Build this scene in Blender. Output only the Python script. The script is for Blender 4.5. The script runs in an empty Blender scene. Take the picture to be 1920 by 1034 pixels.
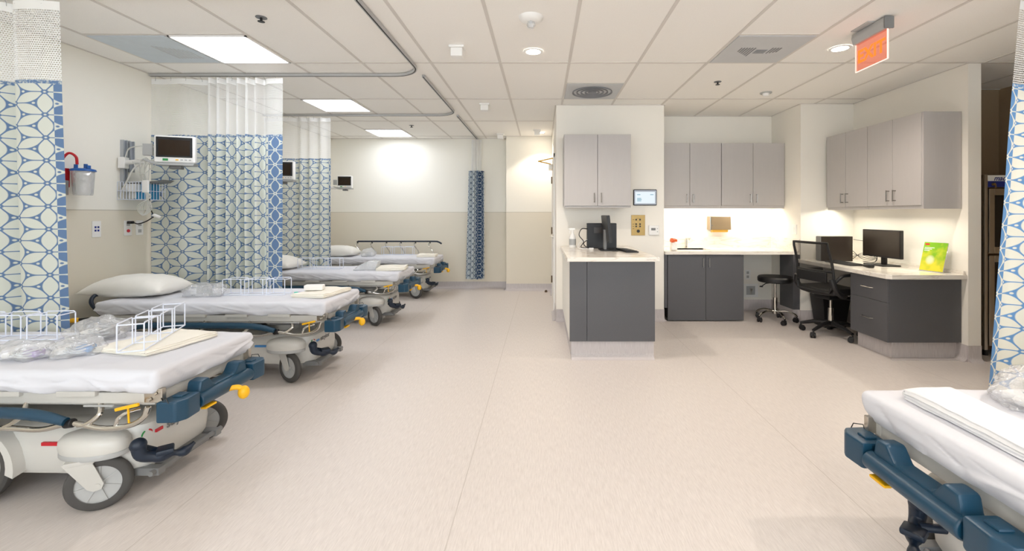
import bpy, bmesh, math, random
from mathutils import Vector, Matrix, noise
R = math.radians
PI = math.pi
rnd = random.Random(7)
C = bpy.context.scene.collection
scn = bpy.context.scene

# ------------------------------------------------------------------ camera
cam_d = bpy.data.cameras.new('camera')
cam = bpy.data.objects.new('camera', cam_d)
C.objects.link(cam)
cam.location = (0, 0, 1.31)
cam.rotation_euler = (R(90), 0, 0)
cam_d.sensor_width = 36
cam_d.lens = 828 / 1920 * 36
cam_d.shift_x = -57 / 1920
cam_d.shift_y = -115 / 1920
cam_d.clip_start = 0.02
scn.camera = cam
# ------------------------------------------------------------------ world, exposure
w = bpy.data.worlds.new('world')
scn.world = w
w.use_nodes = True
w.node_tree.nodes['Background'].inputs[0].default_value = (0.86, 0.94, 1, 1)
w.node_tree.nodes['Background'].inputs[1].default_value = 2.2
scn.view_settings.view_transform = 'Standard'
scn.view_settings.look = 'None'
scn.view_settings.exposure = 1.1
scn.view_settings.gamma = 1
scn.view_settings.use_curve_mapping = False
scn.cycles.max_bounces = 12
scn.cycles.diffuse_bounces = 6
scn.cycles.transparent_max_bounces = 18
PANEL_E = 5.8        # strength of the fluorescent panels
DOWN_W = 12           # watts of a downlight
STRIP_W = 2.3           # watts of an under cabinet strip
COOL = (0.93, 0.97, 1.05)
WARM = (1.0, 0.88, 0.77)


# ------------------------------------------------------------------ materials
def lin(c):
    return tuple(((v / 255) / 12.92 if v <= 10 else (((v / 255) + 0.055) / 1.055) ** 2.4) for v in c)


class NT:
    def __init__(self, name):
        self.m = bpy.data.materials.new(name)
        self.m.use_nodes = True
        self.t = self.m.node_tree
        self.t.nodes.clear()
        self.out = self.n('ShaderNodeOutputMaterial')

    def n(self, typ, **kw):
        x = self.t.nodes.new(typ)
        for k, v in kw.items():
            setattr(x, k, v)
        return x

    def link(self, a, b):
        self.t.links.new(a, b)

    def math(self, op, a, b=None, c=None, clamp=False):
        x = self.n('ShaderNodeMath', operation=op)
        x.use_clamp = clamp
        for i, v in enumerate((a, b, c)):
            if v is None:
                continue
            if isinstance(v, (int, float)):
                x.inputs[i].default_value = v
            else:
                self.link(v, x.inputs[i])
        return x.outputs[0]

    def mix(self, f, a, b):
        x = self.n('ShaderNodeMix', data_type='RGBA')
        for s, v in ((x.inputs[0], f), (x.inputs[6], a), (x.inputs[7], b)):
            if isinstance(v, (int, float)):
                s.default_value = v
            elif isinstance(v, tuple):
                s.default_value = (*v, 1)
            else:
                self.link(v, s)
        return x.outputs[2]


def mat(name, rgb, rough=0.5, metal=0.0, var=0.04, scale=8.0, stretch=(1, 1, 1), bump=0.0, bscale=60.0, spec=0.5,
        coat=0.0):
    """plain surface: base colour with a little procedural noise, optional bump"""
    t = NT(name)
    p = t.n('ShaderNodeBsdfPrincipled')
    tc = t.n('ShaderNodeTexCoord')
    mp = t.n('ShaderNodeMapping')
    mp.inputs['Scale'].default_value = stretch
    t.link(tc.outputs['Object'], mp.inputs[0])
    no = t.n('ShaderNodeTexNoise')
    no.inputs['Scale'].default_value = scale
    no.inputs['Detail'].default_value = 4
    t.link(mp.outputs[0], no.inputs[0])
    c = lin(rgb)
    a = tuple(max(0, v * (1 - var * 1.6)) for v in c)
    b = tuple(min(1, v * (1 + var * 1.6)) for v in c)
    t.link(t.mix(no.outputs[0], a, b), p.inputs['Base Color'])
    p.inputs['Roughness'].default_value = rough
    p.inputs['Metallic'].default_value = metal
    p.inputs['Specular IOR Level'].default_value = spec
    p.inputs['Coat Weight'].default_value = coat
    if bump:
        n2 = t.n('ShaderNodeTexNoise')
        n2.inputs['Scale'].default_value = bscale
        t.link(mp.outputs[0], n2.inputs[0])
        bp = t.n('ShaderNodeBump')
        bp.inputs['Strength'].default_value = bump
        bp.inputs['Distance'].default_value = 0.01
        t.link(n2.outputs[0], bp.inputs['Height'])
        t.link(bp.outputs[0], p.inputs['Normal'])
    t.link(p.outputs[0], t.out.inputs[0])
    return t.m


def emit(name, rgb, e):
    t = NT(name)
    x = t.n('ShaderNodeEmission')
    x.inputs[0].default_value = (*rgb, 1)
    x.inputs[1].default_value = e
    t.link(x.outputs[0], t.out.inputs[0])
    return t.m


def film(name, tint=(1, 1, 1), clear=0.72, white=0.25, rough=0.12):
    """thin clear plastic film"""
    t = NT(name)
    tr = t.n('ShaderNodeBsdfTransparent')
    gl = t.n('ShaderNodeBsdfGlossy')
    gl.inputs['Roughness'].default_value = rough
    df = t.n('ShaderNodeBsdfDiffuse')
    df.inputs[0].default_value = (*tint, 1)
    tr.inputs[0].default_value = (*tuple(0.85 + 0.15 * v for v in tint), 1)
    lw = t.n('ShaderNodeLayerWeight')
    lw.inputs[0].default_value = 0.35
    tc = t.n('ShaderNodeTexCoord')
    no = t.n('ShaderNodeTexNoise')
    no.inputs['Scale'].default_value = 22
    no.inputs['Distortion'].default_value = 1.5
    t.link(tc.outputs['Object'], no.inputs[0])
    bp = t.n('ShaderNodeBump')
    bp.inputs['Strength'].default_value = 0.9
    bp.inputs['Distance'].default_value = 0.02
    t.link(no.outputs[0], bp.inputs['Height'])
    t.link(bp.outputs[0], gl.inputs['Normal'])
    m1 = t.n('ShaderNodeMixShader')
    m1.inputs[0].default_value = white
    t.link(tr.outputs[0], m1.inputs[1])
    t.link(df.outputs[0], m1.inputs[2])
    m2 = t.n('ShaderNodeMixShader')
    f = t.math('MULTIPLY_ADD', lw.outputs['Facing'], 0.45, 1 - clear - 0.18, clamp=True)
    t.link(f, m2.inputs[0])
    t.link(m1.outputs[0], m2.inputs[1])
    t.link(gl.outputs[0], m2.inputs[2])
    t.link(m2.outputs[0], t.out.inputs[0])
    return t.m


def petal_mat(name, cream, blue, edge_u=None, edge_from='max', invert=False, a=0.138, cx=0.182, width=None,
              band=None, u0=0.0, v0=0.0):
    """hospital curtain cloth: lattice of six petal flowers woven in two colours.
    edge_u: cloth length at which the colours swap to form the coloured hem strip"""
    t = NT(name)
    uv = t.n('ShaderNodeUVMap')
    sp = t.n('ShaderNodeSeparateXYZ')
    t.link(uv.outputs[0], sp.inputs[0])
    u, v = sp.outputs[0], sp.outputs[1]
    # lattice with unit node distance; columns are vertical
    y = t.math('DIVIDE', t.math('SUBTRACT', v, v0), a)
    x = t.math('MULTIPLY', t.math('SUBTRACT', u, u0), 0.8660254 / cx)
    h = 0.8660254
    best = None
    dqs = []
    for k in range(3):
        ang = PI / 2 + k * PI / 3
        ca, sa = math.cos(ang), math.sin(ang)
        s = t.math('ADD', t.math('MULTIPLY', x, ca), t.math('MULTIPLY', y, sa))
        q = t.math('ADD', t.math('MULTIPLY', x, -sa), t.math('MULTIPLY', y, ca))
        row = t.math('ROUND', t.math('DIVIDE', q, h))
        dq = t.math('ABSOLUTE', t.math('SUBTRACT', q, t.math('MULTIPLY', row, h)))
        tt = t.math('FRACT', t.math('SUBTRACT', s, t.math('MULTIPLY', row, 0.5)))
        wv = t.math('POWER', t.math('SINE', t.math('MULTIPLY', tt, PI)), 0.95)
        d = t.math('SUBTRACT', t.math('MULTIPLY', wv, 0.216), dq)      # >0 inside the petal
        best = d if best is None else t.math('MAXIMUM', best, d)
        dqs.append(dq)
    dmin = t.math('MINIMUM', t.math('MINIMUM', dqs[0], dqs[1]), dqs[2])
    dmax = t.math('MAXIMUM', t.math('MAXIMUM', dqs[0], dqs[1]), dqs[2])
    dmid = t.math('SUBTRACT', t.math('ADD', t.math('ADD', dqs[0], dqs[1]), dqs[2]), t.math('ADD', dmin, dmax))
    rib = t.math('MULTIPLY', t.math('SUBTRACT', t.math('SUBTRACT', dmid, dmin), 0.022), 40, clamp=True)
    # node distance and triangle centre distance
    gx = t.math('DIVIDE', x, h)
    col = t.math('ROUND', gx)
    nx = t.math('MULTIPLY', t.math('SUBTRACT', gx, col), h)
    yy = t.math('SUBTRACT', y, t.math('MULTIPLY', col, 0.5))
    ny = t.math('SUBTRACT', yy, t.math('ROUND', yy))
    nd = t.math('SQRT', t.math('ADD', t.math('MULTIPLY', nx, nx), t.math('MULTIPLY', ny, ny)))
    petals = t.math('MULTIPLY', t.math('MULTIPLY', t.math('SUBTRACT', best, 0.014), 40, clamp=True), rib)
    ring = t.math('MULTIPLY', t.math('SUBTRACT', nd, 0.085), 40, clamp=True)
    dot = t.math('MULTIPLY', t.math('SUBTRACT', 0.048, nd), 40, clamp=True)
    m = t.math('MAXIMUM', t.math('MULTIPLY', petals, ring), dot)
    # small light dot in the middle of every triangle
    for sgn in (1 / 3, 2 / 3):
        c2 = t.math('FLOOR', gx)
        fx = t.math('SUBTRACT', t.math('SUBTRACT', gx, c2), sgn)
        y2 = t.math('SUBTRACT', y, t.math('MULTIPLY', c2, 0.5))
        y3 = t.math('SUBTRACT', y2, 0.5 if sgn < 0.5 else 0.0)
        fy = t.math('SUBTRACT', y3, t.math('ROUND', y3))
        fx = t.math('MULTIPLY', fx, h)
        dd = t.math('SQRT', t.math('ADD', t.math('MULTIPLY', fx, fx), t.math('MULTIPLY', fy, fy)))
        m = t.math('MAXIMUM', m, t.math('MULTIPLY', t.math('SUBTRACT', 0.058, dd), 40, clamp=True))
    if edge_u is not None:
        e = t.math('GREATER_THAN', u, edge_u) if edge_from == 'max' else t.math('LESS_THAN', u, edge_u)
        if invert:
            e = t.math('SUBTRACT', 1, e)
        inv = t.math('SUBTRACT', 1, m)
        # (1-e)*m + e*(1-m)
        m = t.math('ADD', t.math('MULTIPLY', t.math('SUBTRACT', 1, e), m), t.math('MULTIPLY', e, inv))
    elif invert:
        m = t.math('SUBTRACT', 1, m)
    if band is not None:          # woven blue heading under the net
        e = t.math('GREATER_THAN', v, band)
        wv = t.n('ShaderNodeTexNoise')
        wv.inputs['Scale'].default_value = 60
        t.link(uv.outputs[0], wv.inputs[0])
        nb = t.math('MULTIPLY', t.math('SUBTRACT', wv.outputs[0], 0.45), 4, clamp=True)
        m = t.math('ADD', t.math('MULTIPLY', t.math('SUBTRACT', 1, e), m), t.math('MULTIPLY', e, nb))
    p = t.n('ShaderNodeBsdfPrincipled')
    t.link(t.mix(m, lin(blue), lin(cream)), p.inputs['Base Color'])
    p.inputs['Roughness'].default_value = 0.85
    p.inputs['Specular IOR Level'].default_value = 0.15
    tl = t.n('ShaderNodeBsdfTranslucent')
    t.link(t.mix(m, lin(blue), lin(cream)), tl.inputs[0])
    mx = t.n('ShaderNodeMixShader')
    mx.inputs[0].default_value = 0.18
    t.link(p.outputs[0], mx.inputs[1])
    t.link(tl.outputs[0], mx.inputs[2])
    t.link(mx.outputs[0], t.out.inputs[0])
    return t.m


def net_mat(name, cell=0.013, open_=0.5):
    t = NT(name)
    uv = t.n('ShaderNodeUVMap')
    sp = t.n('ShaderNodeSeparateXYZ')
    t.link(uv.outputs[0], sp.inputs[0])
    row = t.math('FLOOR', t.math('DIVIDE', sp.outputs[1], cell))
    x = t.math('FRACT', t.math('ADD', t.math('DIVIDE', sp.outputs[0], cell), t.math('MULTIPLY', row, 0.5)))
    y = t.math('FRACT', t.math('DIVIDE', sp.outputs[1], cell))
    hx = t.math('ABSOLUTE', t.math('SUBTRACT', x, 0.5))
    hy = t.math('ABSOLUTE', t.math('SUBTRACT', y, 0.5))
    hole = t.math('MULTIPLY', t.math('LESS_THAN', hx, 0.5 * open_ ** 0.5 + 0.03), t.math('LESS_THAN', hy, 0.5 * open_ ** 0.5))
    tr = t.n('ShaderNodeBsdfTransparent')
    df = t.n('ShaderNodeBsdfDiffuse')
    df.inputs[0].default_value = (0.9, 0.9, 0.88, 1)
    tl = t.n('ShaderNodeBsdfTranslucent')
    tl.inputs[0].default_value = (0.9, 0.9, 0.88, 1)
    m0 = t.n('ShaderNodeMixShader')
    m0.inputs[0].default_value = 0.35
    t.link(df.outputs[0], m0.inputs[1])
    t.link(tl.outputs[0], m0.inputs[2])
    m1 = t.n('ShaderNodeMixShader')
    t.link(hole, m1.inputs[0])
    t.link(m0.outputs[0], m1.inputs[1])
    t.link(tr.outputs[0], m1.inputs[2])
    t.link(m1.outputs[0], t.out.inputs[0])
    return t.m


def wall_mat(name, top, low=None, split=1.345):
    """painted wall, with a darker protection sheet below the split height"""
    t = NT(name)
    g = t.n('ShaderNodeNewGeometry')
    sp = t.n('ShaderNodeSeparateXYZ')
    t.link(g.outputs['Position'], sp.inputs[0])
    no = t.n('ShaderNodeTexNoise')
    no.inputs['Scale'].default_value = 2.0
    t.link(g.outputs['Position'], no.inputs[0])
    p = t.n('ShaderNodeBsdfPrincipled')
    if low:
        f = t.math('LESS_THAN', sp.outputs[2], split)
        line = t.math('LESS_THAN', t.math('ABSOLUTE', t.math('SUBTRACT', sp.outputs[2], split)), 0.004)
        c = t.mix(f, lin(top), lin(low))
        c = t.mix(line, c, tuple(v * 0.75 for v in lin(low)))
    else:
        c = t.mix(no.outputs[0], tuple(v * 0.98 for v in lin(top)), lin(top))
    t.link(c, p.inputs['Base Color'])
    n2 = t.n('ShaderNodeTexNoise')
    n2.inputs['Scale'].default_value = 180
    t.link(g.outputs['Position'], n2.inputs[0])
    bp = t.n('ShaderNodeBump')
    bp.inputs['Strength'].default_value = 0.04
    bp.inputs['Distance'].default_value = 0.01
    t.link(n2.outputs[0], bp.inputs['Height'])
    t.link(bp.outputs[0], p.inputs['Normal'])
    p.inputs['Roughness'].default_value = 0.55
    p.inputs['Specular IOR Level'].default_value = 0.3
    t.link(p.outputs[0], t.out.inputs[0])
    return t.m


def floor_mat():
    t = NT('floor_vinyl')
    g = t.n('ShaderNodeNewGeometry')
    mp = t.n('ShaderNodeMapping')
    mp.inputs['Rotation'].default_value = (0, 0, R(4))
    mp.inputs['Scale'].default_value = (60, 5, 1)
    t.link(g.outputs['Position'], mp.inputs[0])
    no = t.n('ShaderNodeTexNoise')
    no.inputs['Scale'].default_value = 3
    no.inputs['Detail'].default_value = 6
    no.inputs['Roughness'].default_value = 0.65
    t.link(mp.outputs[0], no.inputs[0])
    n2 = t.n('ShaderNodeTexNoise')
    n2.inputs['Scale'].default_value = 0.9
    n2.inputs['Detail'].default_value = 3
    t.link(g.outputs['Position'], n2.inputs[0])
    f = t.math('MULTIPLY_ADD', t.math('SUBTRACT', no.outputs[0], 0.5), 2.2, 0.5, clamp=True)
    c = t.mix(f, lin((199, 191, 186)), lin((224, 217, 212)))
    c = t.mix(t.math('MULTIPLY', n2.outputs[0], 0.2), c, lin((206, 196, 188)))
    sp = t.n('ShaderNodeSeparateXYZ')
    t.link(g.outputs['Position'], sp.inputs[0])
    seam = None
    for sx in (-1.62, -0.38, 1.42, 3.2):
        d = t.math('LESS_THAN', t.math('ABSOLUTE', t.math('SUBTRACT', sp.outputs[0], sx)), 0.0025)
        seam = d if seam is None else t.math('MAXIMUM', seam, d)
    c = t.mix(t.math('MULTIPLY', seam, 0.35), c, lin((150, 138, 126)))
    p = t.n('ShaderNodeBsdfPrincipled')
    t.link(c, p.inputs['Base Color'])
    t.link(t.math('MULTIPLY_ADD', no.outputs[0], 0.2, 0.3), p.inputs['Roughness'])
    p.inputs['Specular IOR Level'].default_value = 0.42
    bp = t.n('ShaderNodeBump')
    bp.inputs['Strength'].default_value = 0.06
    bp.inputs['Distance'].default_value = 0.004
    t.link(no.outputs[0], bp.inputs['Height'])
    t.link(bp.outputs[0], p.inputs['Normal'])
    t.link(p.outputs[0], t.out.inputs[0])
    return t.m


def stone_mat():
    t = NT('quartzite')
    tc = t.n('ShaderNodeTexCoord')
    mp = t.n('ShaderNodeMapping')
    mp.inputs['Scale'].default_value = (0.8, 1.4, 5)
    t.link(tc.outputs['Object'], mp.inputs[0])
    no = t.n('ShaderNodeTexNoise')
    no.inputs['Scale'].default_value = 2.2
    no.inputs['Detail'].default_value = 7
    no.inputs['Distortion'].default_value = 1.6
    t.link(mp.outputs[0], no.inputs[0])
    d = t.math('ABSOLUTE', t.math('SUBTRACT', no.outputs[0], 0.5))
    vein = t.math('SUBTRACT', 1, t.math('MULTIPLY', d, 28, clamp=True), clamp=True)
    c = t.mix(t.math('MULTIPLY_ADD', no.outputs[0], 0.8, 0.1), lin((226, 218, 206)), lin((244, 240, 232)))
    c = t.mix(t.math('MULTIPLY', vein, 0.42), c, lin((176, 160, 138)))
    p = t.n('ShaderNodeBsdfPrincipled')
    t.link(c, p.inputs['Base Color'])
    p.inputs['Roughness'].default_value = 0.16
    t.link(p.outputs[0], t.out.inputs[0])
    return t.m


def base_mat():
    t = NT('cove_base_vinyl')
    g = t.n('ShaderNodeNewGeometry')
    mp = t.n('ShaderNodeMapping')
    mp.inputs['Scale'].default_value = (70, 70, 4)
    t.link(g.outputs['Position'], mp.inputs[0])
    no = t.n('ShaderNodeTexNoise')
    no.inputs['Scale'].default_value = 3
    t.link(mp.outputs[0], no.inputs[0])
    p = t.n('ShaderNodeBsdfPrincipled')
    f = t.math('MULTIPLY_ADD', t.math('SUBTRACT', no.outputs[0], 0.5), 2, 0.5, clamp=True)
    t.link(t.mix(f, lin((183, 176, 176)), lin((205, 199, 198))), p.inputs['Base Color'])
    p.inputs['Roughness'].default_value = 0.45
    t.link(p.outputs[0], t.out.inputs[0])
    return t.m


def tile_mat():
    t = NT('ceiling_tile')
    g = t.n('ShaderNodeNewGeometry')
    no = t.n('ShaderNodeTexNoise')
    no.inputs['Scale'].default_value = 140
    no.inputs['Detail'].default_value = 3
    t.link(g.outputs['Position'], no.inputs[0])
    p = t.n('ShaderNodeBsdfPrincipled')
    t.link(t.mix(no.outputs[0], lin((240, 237, 231)), lin((250, 248, 244))), p.inputs['Base Color'])
    p.inputs['Roughness'].default_value = 0.9
    p.inputs['Specular IOR Level'].default_value = 0.1
    t.link(p.outputs[0], t.out.inputs[0])
    return t.m


M = dict(
    wall=wall_mat('cream_wall', (243, 239, 230)),
    wall2=wall_mat('two_tone_wall', (243, 240, 230), (228, 221, 205)),
    tan=wall_mat('tan_wall', (158, 138, 112)),  # dimness of the unlit corridor painted into the wall colour
    floor=floor_mat(), stone=stone_mat(), base=base_mat(), tile=tile_mat(),
    grid=mat('grid_bar', (214, 209, 203), 0.6, var=0.01),
    upper=mat('grey_laminate', (188, 184, 182), 0.5, var=0.02, scale=60, stretch=(1, 1, 0.1)),
    dark=mat('charcoal_laminate', (84, 84, 87), 0.5, var=0.10, scale=70, stretch=(1, 1, 8)),
    white=mat('white_plastic', (240, 239, 236), 0.4, var=0.01),
    ivory=mat('ivory_shell', (206, 204, 198), 0.38, var=0.01, coat=0.2),
    lgrey=mat('light_grey_plastic', (176, 177, 176), 0.45, var=0.02),
    frame=mat('painted_frame', (196, 194, 188), 0.45, var=0.02),
    mgrey=mat('mid_grey', (120, 120, 120), 0.5, var=0.03),
    black=mat('black_plastic', (22, 22, 24), 0.45, var=0.03),
    rubber=mat('grey_rubber', (74, 72, 70), 0.75, var=0.05),
    navy=mat('navy_plastic', (19, 62, 86), 0.38, var=0.03, bump=0.03, bscale=300),
    pedal=mat('dark_navy_pedal', (17, 32, 50), 0.45, var=0.03),
    yellow=mat('yellow_grip', (240, 182, 18), 0.4, var=0.02),
    red=mat('red_mark', (196, 26, 42), 0.4, var=0.01),
    blue=mat('blue_mark', (72, 142, 206), 0.4, var=0.01),
    green=mat('green_mark', (40, 140, 70), 0.4, var=0.01),
    teal=mat('teal_cap', (70, 190, 170), 0.4, var=0.01),
    purple=mat('purple_cap', (140, 110, 180), 0.4, var=0.01),
    chrome=mat('chrome', (200, 197, 190), 0.10, 1.0, var=0.01),
    steel=mat('brushed_steel', (196, 190, 180), 0.3, 1.0, var=0.03, scale=80, stretch=(1, 20, 1)),
    wsteel=mat('warm_steel', (170, 148, 118), 0.3, 0.8, var=0.04),
    handle=mat('handle_chrome', (150, 147, 142), 0.2, 0.9, var=0.02),
    dsteel=mat('dark_steel', (92, 74, 56), 0.32, 0.9, var=0.05),
    alu=mat('anodised_aluminium', (186, 190, 196), 0.4, 0.7, var=0.02),
    brass=mat('brass_plate', (168, 140, 88), 0.38, 0.7, var=0.03, scale=60, stretch=(8, 1, 1)),
    sheet=mat('bed_sheet', (216, 217, 223), 0.9, var=0.012, bump=0.4, bscale=7, spec=0.1),
    pillow=mat('pillow_case', (240, 238, 232), 0.9, var=0.01, bump=0.1, bscale=9, spec=0.1),
    towel=mat('cotton_blanket', (240, 236, 225), 0.95, var=0.02, bump=0.12, bscale=120, spec=0.05),
    towelw=mat('white_cotton_blanket', (232, 232, 233), 0.95, var=0.01, bump=0.12, bscale=120, spec=0.05),
    wire=mat('white_coated_wire', (226, 232, 246), 0.35, var=0.01),
    film=film('clear_film', (0.93, 0.94, 0.96)),
    hardclear=film('clear_rigid_plastic', (0.9, 0.92, 0.95), clear=0.62, white=0.35, rough=0.05),
    clearpane=film('window_glass', clear=0.82, white=0.0, rough=0.02),
    tubing=film('clear_tubing', (0.9, 0.95, 1), clear=0.5, white=0.5),
    screen=mat('dark_screen', (46, 32, 20), 0.12, var=0.02),
    screeng=mat('monitor_screen', (42, 34, 28), 0.3, var=0.02),
    vent=mat('vent_plate', (196, 198, 200), 0.5, var=0.03),
    ventb=mat('vent_plate_bluish', (200, 210, 217), 0.45, var=0.05, scale=12),
    ventd=mat('vent_slot_dark', (128, 130, 134), 0.6, var=0.03),
    mesh=None,
    track=mat('curtain_track', (186, 186, 186), 0.4, 0.3, var=0.02),
    trackd=mat('curtain_track_slot', (44, 42, 40), 0.6, var=0.02),
    red_s=mat('canister_red', (190, 20, 34), 0.35, var=0.01),
    blue_s=mat('canister_blue', (24, 92, 170), 0.35, var=0.01),
    boxblue=mat('box_blue', (40, 140, 190), 0.5, var=0.05),
    cable=mat('pale_cable', (214, 214, 208), 0.5, var=0.01),
    deepblue=mat('deep_blue_panel', (26, 44, 130), 0.35, var=0.01),
    orange=mat('orange_wrap', (226, 96, 40), 0.4, var=0.05),
    glass=mat('dark_glass', (34, 30, 28), 0.08, var=0.02),
    gold=mat('gold_light_wood', (220, 170, 60), 0.4, var=0.02),
)
M['panel'] = emit('panel_light', COOL, PANEL_E)
M['panel_dim'] = emit('panel_light_dimmed', COOL, PANEL_E * 0.3)
M['lamp'] = emit('lamp_light', (1, 0.9, 0.76), 14)
M['lcd'] = emit('touch_screen_glow', (0.86, 0.95, 1.0), 0.46)
M['lcdtext'] = emit('touch_screen_text', (0.30, 0.60, 0.75), 0.32)
M['lcdbar'] = emit('touch_screen_bar', (0.62, 0.66, 0.72), 0.34)


def exit_mats():
    t = NT('exit_glow_acrylic')
    e = t.n('ShaderNodeEmission')
    e.inputs[0].default_value = (1, 0.22, 0.12, 1)
    e.inputs[1].default_value = 0.6
    tr = t.n('ShaderNodeBsdfTransparent')
    tr.inputs[0].default_value = (1, 0.8, 0.75, 1)
    m = t.n('ShaderNodeMixShader')
    m.inputs[0].default_value = 0.22
    t.link(tr.outputs[0], m.inputs[1])
    t.link(e.outputs[0], m.inputs[2])
    t.link(m.outputs[0], t.out.inputs[0])
    M['exit'] = t.m
    M['exitedge'] = emit('exit_edge_glow', (1, 0.62, 0.52), 0.8)
    M['exittext'] = emit('exit_letter_glow', (1, 0.20, 0.03), 0.75)


exit_mats()


def mesh_back_mat():
    t = NT('chair_mesh')
    tr = t.n('ShaderNodeBsdfTransparent')
    df = t.n('ShaderNodeBsdfPrincipled')
    df.inputs['Base Color'].default_value = (0.012, 0.011, 0.01, 1)
    df.inputs['Roughness'].default_value = 0.6
    tc = t.n('ShaderNodeTexCoord')
    sp = t.n('ShaderNodeSeparateXYZ')
    t.link(tc.outputs['Object'], sp.inputs[0])
    a = t.math('FRACT', t.math('MULTIPLY', sp.outputs[1], 260))
    b = t.math('FRACT', t.math('MULTIPLY', sp.outputs[2], 260))
    hole = t.math('MULTIPLY', t.math('GREATER_THAN', a, 0.35), t.math('GREATER_THAN', b, 0.35))
    m = t.n('ShaderNodeMixShader')
    t.link(hole, m.inputs[0])
    t.link(df.outputs[0], m.inputs[1])
    t.link(tr.outputs[0], m.inputs[2])
    t.link(m.outputs[0], t.out.inputs[0])
    return t.m


M['mesh'] = mesh_back_mat()


def poster_mat():
    t = NT('green_leaflet')
    tc = t.n('ShaderNodeTexCoord')
    sp = t.n('ShaderNodeSeparateXYZ')
    t.link(tc.outputs['Generated'], sp.inputs[0])
    no = t.n('ShaderNodeTexNoise')
    no.inputs['Scale'].default_value = 3.2
    t.link(tc.outputs['Generated'], no.inputs[0])
    f = t.math('MULTIPLY_ADD', no.outputs[0], 1.6, t.math('MULTIPLY_ADD', sp.outputs[2], -1.1, 0.2), clamp=True)
    c = t.mix(f, lin((122, 176, 40)), lin((226, 214, 60)))
    # pale figure in the middle
    dx = t.math('SUBTRACT', sp.outputs[1], 0.62)
    dz = t.math('SUBTRACT', sp.outputs[2], 0.38)
    d = t.math('ADD', t.math('MULTIPLY', dx, t.math('MULTIPLY', dx, 22)), t.math('MULTIPLY', dz, t.math('MULTIPLY', dz, 30)))
    c = t.mix(t.math('SUBTRACT', 1, d, clamp=True), c, lin((232, 230, 190)))
    p = t.n('ShaderNodeBsdfPrincipled')
    t.link(c, p.inputs['Base Color'])
    p.inputs['Roughness'].default_value = 0.25
    t.link(p.outputs[0], t.out.inputs[0])
    return t.m


M['poster'] = poster_mat()
CREAM, BLUE = (216, 219, 208), (104, 130, 166)


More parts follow.
